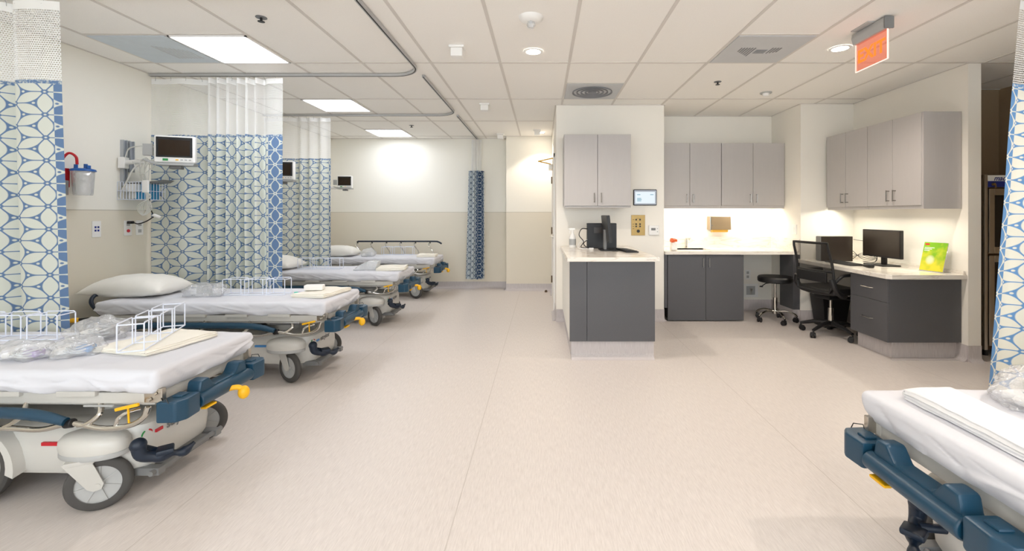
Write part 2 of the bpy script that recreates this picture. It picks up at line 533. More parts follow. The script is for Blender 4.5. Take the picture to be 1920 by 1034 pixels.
# ------------------------------------------------------------------ mesh helpers
class MB:
    """collects shapes into one mesh"""

    def __init__(self, xf=None):
        self.bm = bmesh.new()
        self.xf = xf or Matrix.Identity(4)
        self.bev = False

    def _merge(self, b, m=None):
        if m is not None:
            bmesh.ops.transform(b, matrix=m, verts=b.verts)
        me = bpy.data.meshes.new('tmp')
        b.to_mesh(me)
        b.free()
        self.bm.from_mesh(me)
        bpy.data.meshes.remove(me)

    def box(self, lo, hi, bev=0.0, rot=None, seg=2, piv=None):
        lo, hi = Vector(lo), Vector(hi)
        b = bmesh.new()
        bmesh.ops.create_cube(b, size=1)
        c = (lo + hi) / 2
        s = hi - lo
        bmesh.ops.transform(b, matrix=Matrix.Diagonal((abs(s.x), abs(s.y), abs(s.z), 1)), verts=b.verts)
        if bev:
            bev = min(bev, 0.49 * min(abs(s.x), abs(s.y), abs(s.z)))
            bmesh.ops.bevel(b, geom=b.edges[:], offset=bev, segments=seg, affect='EDGES', profile=0.5)
            self.bev = True
        m = Matrix.Translation(c)
        if rot is not None:
            p = Vector(piv) if piv is not None else c
            m = Matrix.Translation(p) @ rot @ Matrix.Translation(c - p)
        self._merge(b, m)
        return self

    def cyl(self, p0, p1, r, r2=None, n=24, bev=0):
        p0, p1 = Vector(p0), Vector(p1)
        d = p1 - p0
        b = bmesh.new()
        bmesh.ops.create_cone(b, cap_ends=True, segments=n, radius1=r, radius2=r if r2 is None else r2, depth=d.length)
        if bev:
            es = [e for e in b.edges if len(e.link_faces) == 2 and any(len(f.verts) > 4 for f in e.link_faces)]
            bmesh.ops.bevel(b, geom=es, offset=bev, segments=3, affect='EDGES', profile=0.5)
            self.bev = True
        q = d.to_track_quat('Z', 'Y').to_matrix().to_4x4()
        self._merge(b, Matrix.Translation((p0 + p1) / 2) @ q)
        return self

    def tube(self, pts, r, n=10, closed=False, rad=None, cap=True):
        pts = [Vector(p) for p in pts]
        N = len(pts)
        b = bmesh.new()
        rings = []
        prev = None
        for i, p in enumerate(pts):
            if closed:
                t = pts[(i + 1) % N] - pts[i - 1]
            else:
                t = pts[min(i + 1, N - 1)] - pts[max(i - 1, 0)]
            if t.length < 1e-9:
                t = Vector((0, 0, 1))
            t.normalize()
            if prev is None:
                up = Vector((0, 0, 1)) if abs(t.z) < 0.9 else Vector((1, 0, 0))
                a = t.cross(up).normalized()
            else:
                a = (prev - t * prev.dot(t))
                a = a.normalized() if a.length > 1e-6 else t.orthogonal().normalized()
            prev = a
            c = t.cross(a)
            rr = rad[i] if rad else r
            rings.append([b.verts.new(p + (a * math.cos(2 * PI * k / n) + c * math.sin(2 * PI * k / n)) * rr) for k in range(n)])
        for i in range(N if closed else N - 1):
            A, B = rings[i], rings[(i + 1) % N]
            for k in range(n):
                b.faces.new((A[k], A[(k + 1) % n], B[(k + 1) % n], B[k]))
        if cap and not closed:
            b.faces.new(rings[0][::-1])
            b.faces.new(rings[-1])
        self._merge(b)
        return self

    def prism(self, pts, ax, d0, d1, bev=0.0, seg=2):
        """extrude a 2d outline along ax; pts are in the two other axes in xyz order"""
        b = bmesh.new()

        def P(p, d):
            if ax == 'x':
                return (d, p[0], p[1])
            if ax == 'y':
                return (p[0], d, p[1])
            return (p[0], p[1], d)
        A = [b.verts.new(P(p, d0)) for p in pts]
        B = [b.verts.new(P(p, d1)) for p in pts]
        n = len(pts)
        b.faces.new(A)
        b.faces.new(B[::-1])
        for i in range(n):
            b.faces.new((A[i], B[i], B[(i + 1) % n], A[(i + 1) % n]))
        bmesh.ops.recalc_face_normals(b, faces=b.faces)
        if bev:
            bmesh.ops.bevel(b, geom=b.edges[:], offset=bev, segments=seg, affect='EDGES', profile=0.5)
            self.bev = True
        self._merge(b)
        return self

    def lathe(self, prof, c=(0, 0, 0), n=32, m=None):
        b = bmesh.new()
        rings = []
        for r, z in prof:
            if r < 1e-5:
                rings.append([b.verts.new((0, 0, z))])
            else:
                rings.append([b.verts.new((r * math.cos(2 * PI * k / n), r * math.sin(2 * PI * k / n), z)) for k in range(n)])
        for A, B in zip(rings, rings[1:]):
            for k in range(n):
                k2 = (k + 1) % n
                if len(A) == 1 and len(B) == 1:
                    continue
                if len(A) == 1:
                    b.faces.new((A[0], B[k2], B[k]))
                elif len(B) == 1:
                    b.faces.new((A[k], A[k2], B[0]))
                else:
                    b.faces.new((A[k], A[k2], B[k2], B[k]))
        bmesh.ops.recalc_face_normals(b, faces=b.faces)
        self._merge(b, Matrix.Translation(c) @ (m or Matrix.Identity(4)))
        return self

    def ball(self, c, r, s=(1, 1, 1), u=16, v=10):
        b = bmesh.new()
        bmesh.ops.create_uvsphere(b, u_segments=u, v_segments=v, radius=r)
        self._merge(b, Matrix.Translation(c) @ Matrix.Diagonal((*s, 1)))
        return self

    def soft(self, half, r, n=(10, 10, 3), fn=None, c=(0, 0, 0)):
        """box with rounded edges made of a fine grid, every vertex passed through fn"""
        b = bmesh.new()
        H = Vector(half)
        cache = {}

        def V(p):
            k = (round(p[0], 5), round(p[1], 5), round(p[2], 5))
            if k not in cache:
                q = Vector([max(-(H[i] - r), min(H[i] - r, p[i])) for i in range(3)])
                d = Vector(p) - q
                pos = q + (d.normalized() * r if d.length > 1e-9 else d)
                if fn:
                    pos = fn(pos)
                cache[k] = b.verts.new(pos + Vector(c))
            return cache[k]

        def lines(i):
            m = n[i]
            L = [-H[i], -H[i] + r * 0.3, -H[i] + r * 0.7]
            inner = [-(H[i] - r) + 2 * (H[i] - r) * k / m for k in range(m + 1)]
            return L + inner + [-x for x in L[::-1]]
        for ax in range(3):
            a, d = (ax + 1) % 3, (ax + 2) % 3
            la, ld = lines(a), lines(d)
            for sgn in (-1, 1):
                for i in range(len(la) - 1):
                    for j in range(len(ld) - 1):
                        q = []
                        for (x, y) in ((la[i], ld[j]), (la[i + 1], ld[j]), (la[i + 1], ld[j + 1]), (la[i], ld[j + 1])):
                            p = [0, 0, 0]
                            p[ax], p[a], p[d] = sgn * H[ax], x, y
                            q.append(V(p))
                        if len(set(q)) < 3:
                            continue
                        try:
                            b.faces.new(q if sgn > 0 else q[::-1])
                        except ValueError:
                            pass
        self._merge(b)
        return self

    def build(self, name, m, parent=None, loc=None, sharp=35):
        bm = self.bm
        if self.xf != Matrix.Identity(4):
            bmesh.ops.transform(bm, matrix=self.xf, verts=bm.verts)
        for f in bm.faces:
            f.smooth = True
        lim = R(sharp)
        for e in bm.edges:
            if len(e.link_faces) == 2:
                try:
                    e.smooth = e.calc_face_angle() < lim
                except ValueError:
                    pass
        me = bpy.data.meshes.new(name)
        bm.to_mesh(me)
        bm.free()
        o = bpy.data.objects.new(name, me)
        me.materials.append(m if not isinstance(m, str) else M[m])
        C.objects.link(o)
        if parent is not None:
            o.parent = parent
        if loc is not None:
            o.location = loc
        if self.bev:
            wn = o.modifiers.new('wn', 'WEIGHTED_NORMAL')
            wn.keep_sharp = True
        return o


def tag(o, label, cat, group=None, kind=None):
    if label:
        o['label'] = label
    if cat:
        o['category'] = cat
    if group:
        o['group'] = group
    if kind:
        o['kind'] = kind
    return o


def thing(name, label, cat, loc=(0, 0, 0), rz=0.0, group=None):
    o = bpy.data.objects.new(name, None)
    o.empty_display_size = 0.1
    C.objects.link(o)
    o.location = loc
    o.rotation_euler = (0, 0, rz)
    return tag(o, label, cat, group)


def struct(o):
    o['kind'] = 'structure'
    return o


def dup(o, label, loc, rz=None, parent=None, top=True):
    c = o.copy()
    C.objects.link(c)
    if top:
        c.location = loc
        if rz is not None:
            c.rotation_euler = (0, 0, rz)
        c['label'] = label
    else:
        c.parent = parent
    for ch in KIDS(o):
        dup(ch, None, None, None, c, False)
    return c


def KIDS(o):
    return [x for x in list(o.children)]


def text(name, body, size, m, parent, mtx, ext=0.0008, align='CENTER', bold=0.0, shear=0.0):
    cu = bpy.data.curves.new(name, 'FONT')
    cu.body = body
    cu.size = size
    cu.extrude = ext
    cu.offset = bold
    cu.shear = shear
    cu.align_x = align
    cu.align_y = 'CENTER'
    cu.materials.append(M[m])
    tmp = bpy.data.objects.new(name, cu)
    C.objects.link(tmp)
    me = bpy.data.meshes.new_from_object(tmp.evaluated_get(bpy.context.evaluated_depsgraph_get()))
    bpy.data.objects.remove(tmp)
    me.name = name
    o = bpy.data.objects.new(name, me)
    C.objects.link(o)
    o.parent = parent
    o.matrix_local = mtx
    return o


def light(name, kind, loc, rot, energy, color, parent=None, **kw):
    d = bpy.data.lights.new(name, kind)
    d.energy = energy
    d.color = color
    for k, v in kw.items():
        setattr(d, k, v)
    o = bpy.data.objects.new(name, d)
    C.objects.link(o)
    o.location = loc
    o.rotation_euler = rot
    if parent:
        o.parent = parent
    return o


def smooth_path(pts, n=8):
    """Catmull-Rom through the points"""
    P = [Vector(p) for p in pts]
    P = [P[0] * 2 - P[1]] + P + [P[-1] * 2 - P[-2]]
    out = []
    for i in range(1, len(P) - 2):
        for k in range(n):
            t = k / n
            a, b, c, d = P[i - 1], P[i], P[i + 1], P[i + 2]
            out.append(0.5 * ((2 * b) + (c - a) * t + (2 * a - 5 * b + 4 * c - d) * t * t + (3 * b - a - 3 * c + d) * t ** 3))
    out.append(P[-2])
    return out


# ------------------------------------------------------------------ room
HC = 2.65
XL, YF, XR = -3.74, 7.82, 4.9
YB = -2.6
struct(MB().box((XL - 0.2, YB - 0.2, -0.1), (XR + 0.2, YF + 0.2, 0)).build('floor', 'floor'))
struct(MB().box((XL - 0.15, YB, 0), (XL, YF + 0.15, HC)).build('wall_left', 'wall2'))
struct(MB().box((XL, YF, 0), (-0.62, YF + 0.15, HC)).build('wall_far', 'wall2'))
struct(MB().box((-0.62, 7.58, 0), (0.17, YF + 0.15, HC)).build('wall_far_doorway', 'wall2'))
struct(MB().box((0.17, 5.41, 0), (1.49, YF + 0.15, HC)).build('wall_island', 'wall'))
struct(MB().box((1.49, 6.03, 0), (3.13, 6.2, HC)).build('wall_alcove', 'wall'))
struct(MB().box((3.13, 5.35, 0), (3.77, 6.2, HC)).build('wall_desk', 'wall'))
struct(MB().box((3.77, 3.91, 0), (3.885, 6.2, HC)).build('wall_right', 'wall'))
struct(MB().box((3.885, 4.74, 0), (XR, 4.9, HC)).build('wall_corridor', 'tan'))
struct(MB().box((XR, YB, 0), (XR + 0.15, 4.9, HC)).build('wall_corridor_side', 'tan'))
WX0, WX1, WZ0, WZ1 = XL + 0.3, XR - 0.4, 0.45, 2.5  # opening in the unseen back wall for the added fill window
m_ = MB().box((XL - 0.15, YB - 0.15, 0), (XR + 0.15, YB, WZ0)).box((XL - 0.15, YB - 0.15, WZ1), (XR + 0.15, YB, HC))
m_.box((XL - 0.15, YB - 0.15, WZ0), (WX0, YB, WZ1)).box((WX1, YB - 0.15, WZ0), (XR + 0.15, YB, WZ1))
struct(m_.build('wall_back', 'wall'))
m_ = MB()
for k in range(6):
    xx = WX0 + (WX1 - WX0 - 0.05) * k / 5
    m_.box((xx, YB - 0.10, WZ0), (xx + 0.05, YB - 0.04, WZ1))
m_.box((WX0, YB - 0.10, WZ0), (WX1, YB - 0.04, WZ0 + 0.05)).box((WX0, YB - 0.10, WZ1 - 0.05), (WX1, YB - 0.04, WZ1))
win = struct(m_.build('window_1', 'white'))  # invented window behind the camera, added to let in fill daylight
pane = MB().box((WX0 + 0.01, YB - 0.075, WZ0 + 0.01), (WX1 - 0.01, YB - 0.07, WZ1 - 0.01)).build('window_pane', 'clearpane', win)
ceil = struct(MB().box((XL - 0.2, YB - 0.2, HC), (XR + 0.2, YF + 0.2, HC + 0.1)).build('ceiling', 'tile'))
g = MB()
x = 0.237 - 0.61 * 6
while x < XR:
    if x > XL + 0.05:
        g.box((x - 0.012, YB, HC - 0.004), (x + 0.012, YF, HC + 0.001))
    x += 0.61
y = 3.895 - 1.22 * 5
while y < YF:
    g.box((XL, y - 0.012, HC - 0.0045), (XR, y + 0.012, HC + 0.001))
    y += 1.22
for (a, b, yy) in ((-3.423, -2.203, 3.285), (-3.423, -2.203, 1.455), (1.457, 2.067, 3.285), (0.237, 0.847, 4.505),
                   (-2.813, -2.203, 5.725), (-2.813, -2.203, 6.945)):
    g.box((a, yy - 0.012, HC - 0.0045), (b, yy + 0.012, HC + 0.001))
gr = g.build('ceiling_grid', 'grid', ceil)
# wall angle where the ceiling meets the walls
g = MB()
segs = [((XL, YB), (XL, YF)), ((XL, YF), (-0.62, YF)), ((-0.62, YF), (-0.62, 7.58)), ((-0.62, 7.58), (0.17, 7.58)),
        ((0.17, 7.58), (0.17, 5.41)), ((0.17, 5.41), (1.49, 5.41)), ((1.49, 5.41), (1.49, 6.03)), ((1.49, 6.03), (3.13, 6.03)),
        ((3.13, 6.03), (3.13, 5.35)), ((3.13, 5.35), (3.77, 5.35)), ((3.77, 5.35), (3.77, 3.91)), ((3.77, 3.91), (3.885, 3.91)),
        ((3.885, 3.91), (3.885, 4.74)), ((3.885, 4.74), (XR, 4.74))]
for (a, b) in segs:
    a, b = Vector((*a, 0)), Vector((*b, 0))
    d = (b - a).normalized()
    nrm = Vector((d.y, -d.x, 0))
    lo = a
    q = [a, b, b + nrm * 0.016, a + nrm * 0.016]
    g.prism([(p.x, p.y) for p in q], 'z', HC - 0.005, HC + 0.001)
g.build('ceiling_edge_trim', 'grid', ceil)


# coved base boards
def baseboard(name, a, b, h=0.117, r=0.045, ext0=0, ext1=0):
    a, b = Vector((*a, 0)), Vector((*b, 0))
    d = (b - a).normalized()
    nrm = Vector((d.y, -d.x, 0))
    a, b = a - d * ext0, b + d * ext1
    prof = [(-0.004, 0.0), (-0.004, h), (0.004, h), (0.006, r)]
    prof += [(0.006 + r - r * math.cos(t * PI / 8), r - r * math.sin(t * PI / 8)) for t in range(1, 4)] + [(0.006 + r, 0.001), (0.006 + r, 0.0)]
    m = MB()
    bm_ = bmesh.new()
    A = [bm_.verts.new(a + nrm * p[0] + Vector((0, 0, p[1]))) for p in prof]
    B = [bm_.verts.new(b + nrm * p[0] + Vector((0, 0, p[1]))) for p in prof]
    n = len(prof)
    for i in range(n):
        bm_.faces.new((A[i], A[(i + 1) % n], B[(i + 1) % n], B[i]))
    bm_.faces.new(A)
    bm_.faces.new(B[::-1])
    bmesh.ops.recalc_face_normals(bm_, faces=bm_.faces)
    m._merge(bm_)
    return struct(m.build(name, 'base', sharp=60))


for i, (nm, a, b) in enumerate((('left', (XL, YB), (XL, YF)), ('far', (XL, YF), (-0.62, YF)), ('far_return', (-0.62, YF), (-0.62, 7.58)),
                                ('doorway', (-0.62, 7.58), (0.17, 7.58)), ('door_side_far', (0.17, 7.58), (0.17, 7.1)),
                                ('door_side_near', (0.17, 5.95), (0.17, 5.41)), ('island_wall', (0.17, 5.41), (1.49, 5.41)),
                                ('alcove_left', (1.49, 5.41), (1.49, 6.03)), ('alcove', (1.49, 6.03), (3.13, 6.03)),
                                ('alcove_right', (3.13, 6.03), (3.13, 5.35)), ('desk', (3.13, 5.35), (3.77, 5.35)),
                                ('right', (3.77, 5.35), (3.77, 3.91)), ('right_end', (3.77, 3.91), (3.885, 3.91)),
                                ('corridor_inner', (3.885, 3.91), (3.885, 4.74)), ('corridor', (3.885, 4.74), (XR, 4.74)))):
    baseboard('baseboard_' + nm, a, b, h=0.117 if i < 6 else 0.145)

# ------------------------------------------------------------------ ceiling fixtures
PG = 'square fluorescent ceiling panels'


def panel(x0, y0, label, emitm='panel', gp=PG):
    t = thing('ceiling_light', label, 'ceiling light', (x0 + 0.305, y0 + 0.305, HC - 0.001), 0, gp)
    f = MB()
    s = 0.295
    for q in ((-s, -s, s, -s + .014), (-s, s - .014, s, s), (-s, -s, -s + .014, s), (s - .014, -s, s, s)):
        f.box((q[0], q[1], -0.012), (q[2], q[3], 0.0))
    f.build('frame', 'white', t)
    MB().box((-s + .014, -s + .014, -0.008), (s - .014, s - .014, -0.001)).build('diffuser', emitm, t)
    return t


panel(-2.813, 3.285, 'brightest square ceiling light above the two nearest stretchers, beside the bluish vent')
panel(-2.813, 5.115, 'square ceiling light behind the first patterned curtain, second in depth of three')
panel(-2.813, 6.945, 'farthest square ceiling light, close to the far wall')
for yy in (1.455, -0.375, -2.205):
    panel(-2.813, yy, 'square ceiling light out of view above the left bays', 'panel_dim', gp='ceiling panels out of view')
for yy in (1.455, -0.375):
    panel(3.287, yy, 'square ceiling light out of view above the right bay', 'panel_dim', gp='ceiling panels out of view')


def downlight(x, y, label, watts=DOWN_W, spread=2.2, seen=True, blend=0.6):
    t = thing('recessed_downlight', label, 'ceiling light', (x, y, HC - 0.001), 0, 'round recessed downlights')
    MB().lathe([(0.058, -0.001), (0.060, -0.006), (0.078, -0.007), (0.082, -0.001)]).build('trim_ring', 'white', t)
    MB().lathe([(0.0, -0.0035), (0.059, -0.0035), (0.059, -0.001)]).build('lens', 'lamp', t)
    light('lamp', 'SPOT', (0, 0, -0.02), (0, 0, 0), watts, WARM, t, spot_size=spread, spot_blend=blend, shadow_soft_size=0.055)
    return t


downlight(-0.075, 3.63, 'round downlight in the middle of the ceiling, in front of the white strobe detector', DOWN_W * 3.4, 2.7)
downlight(2.40, 3.56, 'round downlight right beside the hanging red exit sign', DOWN_W * 3.2, 2.6)
downlight(-0.03, 7.22, 'small downlight near the far door, throwing a scallop on the far wall', DOWN_W * 1.6, 1.9, blend=0.3)
for (a, b) in ((0.6, -0.4), (2.4, 1.1), (-0.075, -1.6)):
    t = downlight(a, b, 'round downlight out of view above the aisle', DOWN_W * 3.0, 2.7)
    t['group'] = 'downlights out of view'

# vents
t = tag(MB().box((-0.29, -0.29, -0.008), (0.29, 0.29, 0), 0.002).build('ceiling_vent', 'ventb', None, (-3.118, 3.59, HC - 0.001)),
        'bluish film covered ceiling vent beside the brightest light panel', 'ceiling vent')
s = MB()
for k in range(9):
    for (xx, yy, hor) in ((0.16, 0.1, 0),):
        s.box((0.02 + k * 0.025, -0.1 + k * 0.012, -0.010), (0.03 + k * 0.025, 0.18, -0.0079))
s.build('slots', 'vent', t)
t = tag(MB().box((-0.29, -0.29, -0.008), (0.29, 0.29, 0), 0.002).build('ceiling_vent', 'vent', None, (1.762, 3.59, HC - 0.001)),
        'square grey ceiling vent with diagonal slots, left of the exit sign', 'ceiling vent')
s = MB()
for k in range(6):
    s.box((-0.17 + k * 0.022, -0.06, -0.0105), (-0.160 + k * 0.022, 0.02 + 0.02 * k, -0.0079))
for k in range(4):
    s.box((-0.03, 0.04 + k * 0.022 - 0.06, -0.0105), (0.06, 0.05 + k * 0.022 - 0.06, -0.0079))
for k in range(4):
    s.box((0.08 + k * 0.022, -0.06, -0.0105), (0.09 + k * 0.022, 0.06 - 0.01 * k, -0.0079))
s.build('slots', 'ventd', t)
t = tag(MB().box((-0.29, -0.29, -0.008), (0.29, 0.29, 0), 0.002).build('ceiling_vent', 'vent', None, (0.542, 4.81, HC - 0.001)),
        'square ceiling vent with a round diffuser, above the pale wall cabinet', 'ceiling vent')
s = MB()
for r in (0.2, 0.155, 0.11, 0.065):
    s.lathe([(r, -0.008), (r + 0.012, -0.02), (r + 0.018, -0.018), (r + 0.016, -0.008)])
s.lathe([(0, -0.02), (0.04, -0.018), (0.045, -0.008)])
s.build('round_diffuser', 'ventd', t)

# sprinkler heads
SG = 'sprinkler heads in the ceiling'
spr = None
for (a, b, lab) in ((-1.91, 3.0, 'dark sprinkler head above the aisle side of the nearest bays, nearest one'),
                    (-1.97, 6.65, 'sprinkler head by the farthest ceiling light'),
                    (1.77, 4.46, 'sprinkler head in front of the sink alcove')):
    if spr is None:
        spr = thing('sprinkler_head', lab, 'sprinkler', (a, b, HC), 0, SG)
        MB().lathe([(0, -0.001), (0.035, -0.001), (0.036, -0.004), (0, -0.006)]).build('escutcheon', 'ventd', spr)
        MB().cyl((0, 0, -0.03), (0, 0, -0.004), 0.008).lathe([(0, -0.034), (0.022, -0.032), (0.022, -0.030), (0, -0.028)]).build('deflector', 'black', spr)
    else:
        dup(spr, lab, (a, b, HC))

t = thing('strobe_detector', 'white round fire alarm strobe with clear lens on the ceiling', 'fire alarm', (-0.077, 3.0, HC))
MB().lathe([(0, -0.035), (0.03, -0.035), (0.055, -0.03), (0.078, -0.016), (0.085, -0.001), (0, -0.0005)]).build('housing', 'white', t)
MB().lathe([(0.026, -0.035), (0.03, -0.055), (0.02, -0.075), (0, -0.08)]).build('lens', 'hardclear', t)
MB().box((-0.012, -0.02, -0.062), (0.012, 0.0, -0.040), 0.003).build('flash_tube', 'lgrey', t)
t = thing('smoke_detector', 'small white smoke detector above the desk corner', 'smoke detector', (2.46, 4.86, HC))
MB().lathe([(0, -0.012), (0.06, -0.010), (0.062, -0.001), (0, -0.0005)]).build('base_plate', 'lgrey', t)
MB().lathe([(0.035, -0.011), (0.033, -0.03), (0.025, -0.038), (0, -0.039)]).build('sensor', 'white', t)
NG = 'white square ceiling boxes along the aisle'
nb = None
for (a, b, lab) in ((-0.68, 3.53, 'nearest white square box hanging from the aisle ceiling'),
                    (-0.70, 5.36, 'middle white square box on the aisle ceiling'),
                    (-0.70, 7.35, 'far white square box on the ceiling at the far wall corner'),
                    (-0.08, 7.02, 'white square box beside the lit far downlight')):
    if nb is None:
        nb = thing('ceiling_box', lab, 'ceiling box', (a, b, HC), 0, NG)
        MB().box((-0.06, -0.05, -0.018), (0.06, 0.05, 0), 0.003).build('mounting_plate', 'white', nb)
        MB().box((-0.047, -0.04, -0.085), (0.047, 0.04, -0.018), 0.006).build('dome_cover', 'white', nb)
    else:
        dup(nb, lab, (a, b, HC))

# exit sign, edge lit, hanging along the y axis
t = thing('exit_sign', 'edge-lit red EXIT sign hanging from the ceiling on the right', 'exit sign', (2.33, 3.13, HC))
MB().box((-0.075, -0.07, -0.008), (0.035, 0.10, 0), 0.002).build('ceiling_plate', 'lgrey', t)
MB().prism([(-0.03, -0.008), (0.03, -0.008), (0.036, -0.04), (0.022, -0.085), (-0.022, -0.085), (-0.036, -0.04)], 'y', -0.155, 0.155, 0.006).build('housing', 'lgrey', t)
MB().box((-0.033, -0.168, -0.088), (0.033, -0.154, -0.006), 0.006).build('end_cap', 'mgrey', t)
MB().box((-0.004, -0.15, -0.285), (0.004, 0.15, -0.086)).build('acrylic_panel', 'exit', t)
e = MB()
e.box((-0.005, -0.153, -0.288), (0.005, -0.149, -0.086)).box((-0.005, 0.149, -0.288), (0.005, 0.153, -0.086)).box((-0.005, -0.153, -0.289), (0.005, 0.153, -0.285))
e.build('lit_edge', 'exitedge', t)
text('lettering', 'EXIT', 0.128, 'exittext', t, Matrix.Translation((-0.0055, -0.004, -0.19)) @ Matrix.Rotation(R(-90), 4, 'Z') @ Matrix.Rotation(R(90), 4, 'X'), 0.0005, bold=0.004)

# ------------------------------------------------------------------ curtain tracks
ZT = 2.625


def track(pts, label, cat='curtain track'):
    t = thing('curtain_track', label, cat, (0, 0, 0), 0, 'ceiling curtain tracks')
    m = MB()
    P = [Vector(p) for p in pts]
    for i in range(len(P) - 1):
        pass
    # rectangular rail swept along the path
    b = bmesh.new()
    sl = bmesh.new()

    def sweep(bb, w0, z0, z1):
        rings = []
        for i, p in enumerate(P):
            d = (P[min(i + 1, len(P) - 1)] - P[max(i - 1, 0)]).normalized()
            nn = Vector((-d.y, d.x, 0))
            rings.append([bb.verts.new(p + nn * sx * w0 + Vector((0, 0, z))) for sx, z in ((-1, z0), (1, z0), (1, z1), (-1, z1))])
        for A, B in zip(rings, rings[1:]):
            for k in range(4):
                bb.faces.new((A[k], A[(k + 1) % 4], B[(k + 1) % 4], B[k]))
        bb.faces.new(rings[0])
        bb.faces.new(rings[-1][::-1])
        bmesh.ops.recalc_face_normals(bb, faces=bb.faces)
    sweep(b, 0.014, -0.003, HC - ZT - 0.005)
    sweep(sl, 0.005, -0.004, 0.004)
    m._merge(b)
    m.build('rail', 'track', t)
    m = MB()
    m._merge(sl)
    m.build('slot', 'trackd', t)
    return t


def ltrack(Y, yend):
    r = 0.27
    X1 = -1.14
    pts = [(XL + 0.01, Y, ZT), (-2.5, Y, ZT), (X1 - r, Y, ZT)]
    for k in range(1, 12):
        a = k / 12 * PI / 2
        pts.append((X1 - r + r * math.sin(a), Y - r + r * math.cos(a), ZT))
    pts += [(X1, Y - r, ZT), (X1, yend, ZT)]
    return pts


TY0, TY1, TY2 = 2.68, 4.2, 5.9
track(ltrack(TY1, TY0 + 0.03), 'metal curtain track curving around the second bay, carrying the blue edged curtain')
track(ltrack(TY2, TY1 + 0.03), 'metal curtain track curving around the third bay')
track([(-1.14, TY2 + 0.03, ZT), (-1.14, 6.8, ZT), (-1.14, 7.8, ZT)], 'straight curtain track running to the far wall')
track(ltrack(TY0, 0.2), 'curtain track of the nearest left bay, above the frame')
track([(2.4, 2.66, ZT), (3.5, 2.66, ZT), (4.88, 2.66, ZT)], 'curtain track of the right bay, above the frame')


# ------------------------------------------------------------------ curtains
def curtain(label, y0, xs, zb, zm, zt, matf, netm, dz=0.0, skew=None, amp0=0.03, hookstep=0.15, group='patterned privacy curtains', hooks=True, ends=None):
    """xs: list of (x, y offset) points of the cloth at the track; skew(z) shifts x"""
    P = [Vector((x, y0 + o, 0)) for x, o in xs]
    P = smooth_path(P, 6)
    L = [0]
    for a, b in zip(P, P[1:]):
        L.append(L[-1] + (b - a).length)
    top = thing('privacy_curtain', label, 'curtain', (P[0].x, y0, 0), 0, group)
    O = Vector((P[0].x, y0, 0))

    def cloth(name, z0, z1, nz, m, zoff=0.0, push=0.0, tape=False):
        b = bmesh.new()
        uvl = b.loops.layers.uv.new('UVMap')
        rows = []
        for j in range(nz + 1):
            z = z0 + (z1 - z0) * j / nz
            row = []
            for i, p in enumerate(P):
                q = p.copy()
                if skew:
                    q.x += skew(z, L[i] / L[-1])
                fl = (zt - z) / (zt - zb)
                q.y = y0 + (p.y - y0) * (0.75 + 0.35 * fl) + 0.006 * noise.noise(Vector((L[i] * 3, z * 1.5, y0))) * fl * 2 + push
                q.x += 0.008 * fl * noise.noise(Vector((L[i] * 2 + 7, z * 1.2, y0)))
                zz = z
                if z == zb:
                    zz += 0.006 * math.sin(L[i] * 9)
                q.z = zz
                row.append(b.verts.new(q - O))
            rows.append(row)
        for j in range(nz):
            for i in range(len(P) - 1):
                f = b.faces.new((rows[j][i], rows[j][i + 1], rows[j + 1][i + 1], rows[j + 1][i]))
                for l, (ii, jj) in zip(f.loops, ((i, j), (i + 1, j), (i + 1, j + 1), (i, j + 1))):
                    l[uvl].uv = (L[ii], z0 + (z1 - z0) * jj / nz)
        mb = MB()
        mb.bm = b
        return mb.build(name, m, top, sharp=80)
    cloth('patterned_panel', zb, zm, 24, matf)
    cloth('net_panel', zm, zt - 0.05, 8, netm)
    cloth('heading_tape', zt - 0.05, zt, 1, 'white', 0)
    if hooks:
        h = MB()
        s = 0.03
        k = 0
        while s < L[-1]:
            i = min(range(len(L)), key=lambda q: abs(L[q] - s))
            p = P[i] - O
            pz = zt - 0.02
            if skew:
                p.x += skew(zt, L[i] / L[-1])
            hk = MB().tube([(p.x, p.y * 0.75, pz), (p.x + 0.004, p.y * 0.5, pz + 0.02), (p.x, 0, ZT - 0.004)], 0.0016, n=6).build('hook', 'lgrey', top)
            s += hookstep
    return top, L[-1]


def folds(x0, x1, n, amp, seed=1, jit=0.25):
    r = random.Random(seed)
    out = [(x0, 0)]
    N = n * 2
    for k in range(1, N):
        f = k / N
        a = amp if not callable(amp) else amp(f)
        out.append((x0 + (x1 - x0) * (f + jit * (r.random() - 0.5) / N), a * (1 if k % 2 else -1) * (0.75 + 0.5 * r.random())))
    out.append((x1, 0))
    return out


def arclen(xs):
    P = smooth_path([Vector((x, o, 0)) for x, o in xs], 6)
    return sum((b - a).length for a, b in zip(P, P[1:]))


NET = net_mat('curtain_net', 0.013, 0.42)
NETF = net_mat('curtain_net_fine', 0.010, 0.45)
# near left curtain
xs = [(-3.72, 0), (-3.58, .03), (-3.45, -.03), (-3.31, -.02), (-3.24, .045), (-3.195, -.02), (-3.09, -.035), (-2.99, -.02), (-2.93, 0)]
la = arclen(xs)
curtain('leftmost patterned curtain, cut by the left frame edge beside the red canister', TY0, xs, 0.22, 2.12, 2.60,
        petal_mat('curtain_cloth_near', CREAM, BLUE, la - 0.042, band=2.098, u0=la - 0.087, v0=2.048), NET,
        skew=lambda z, f: 0.07 * (2.6 - z) / 2.4)
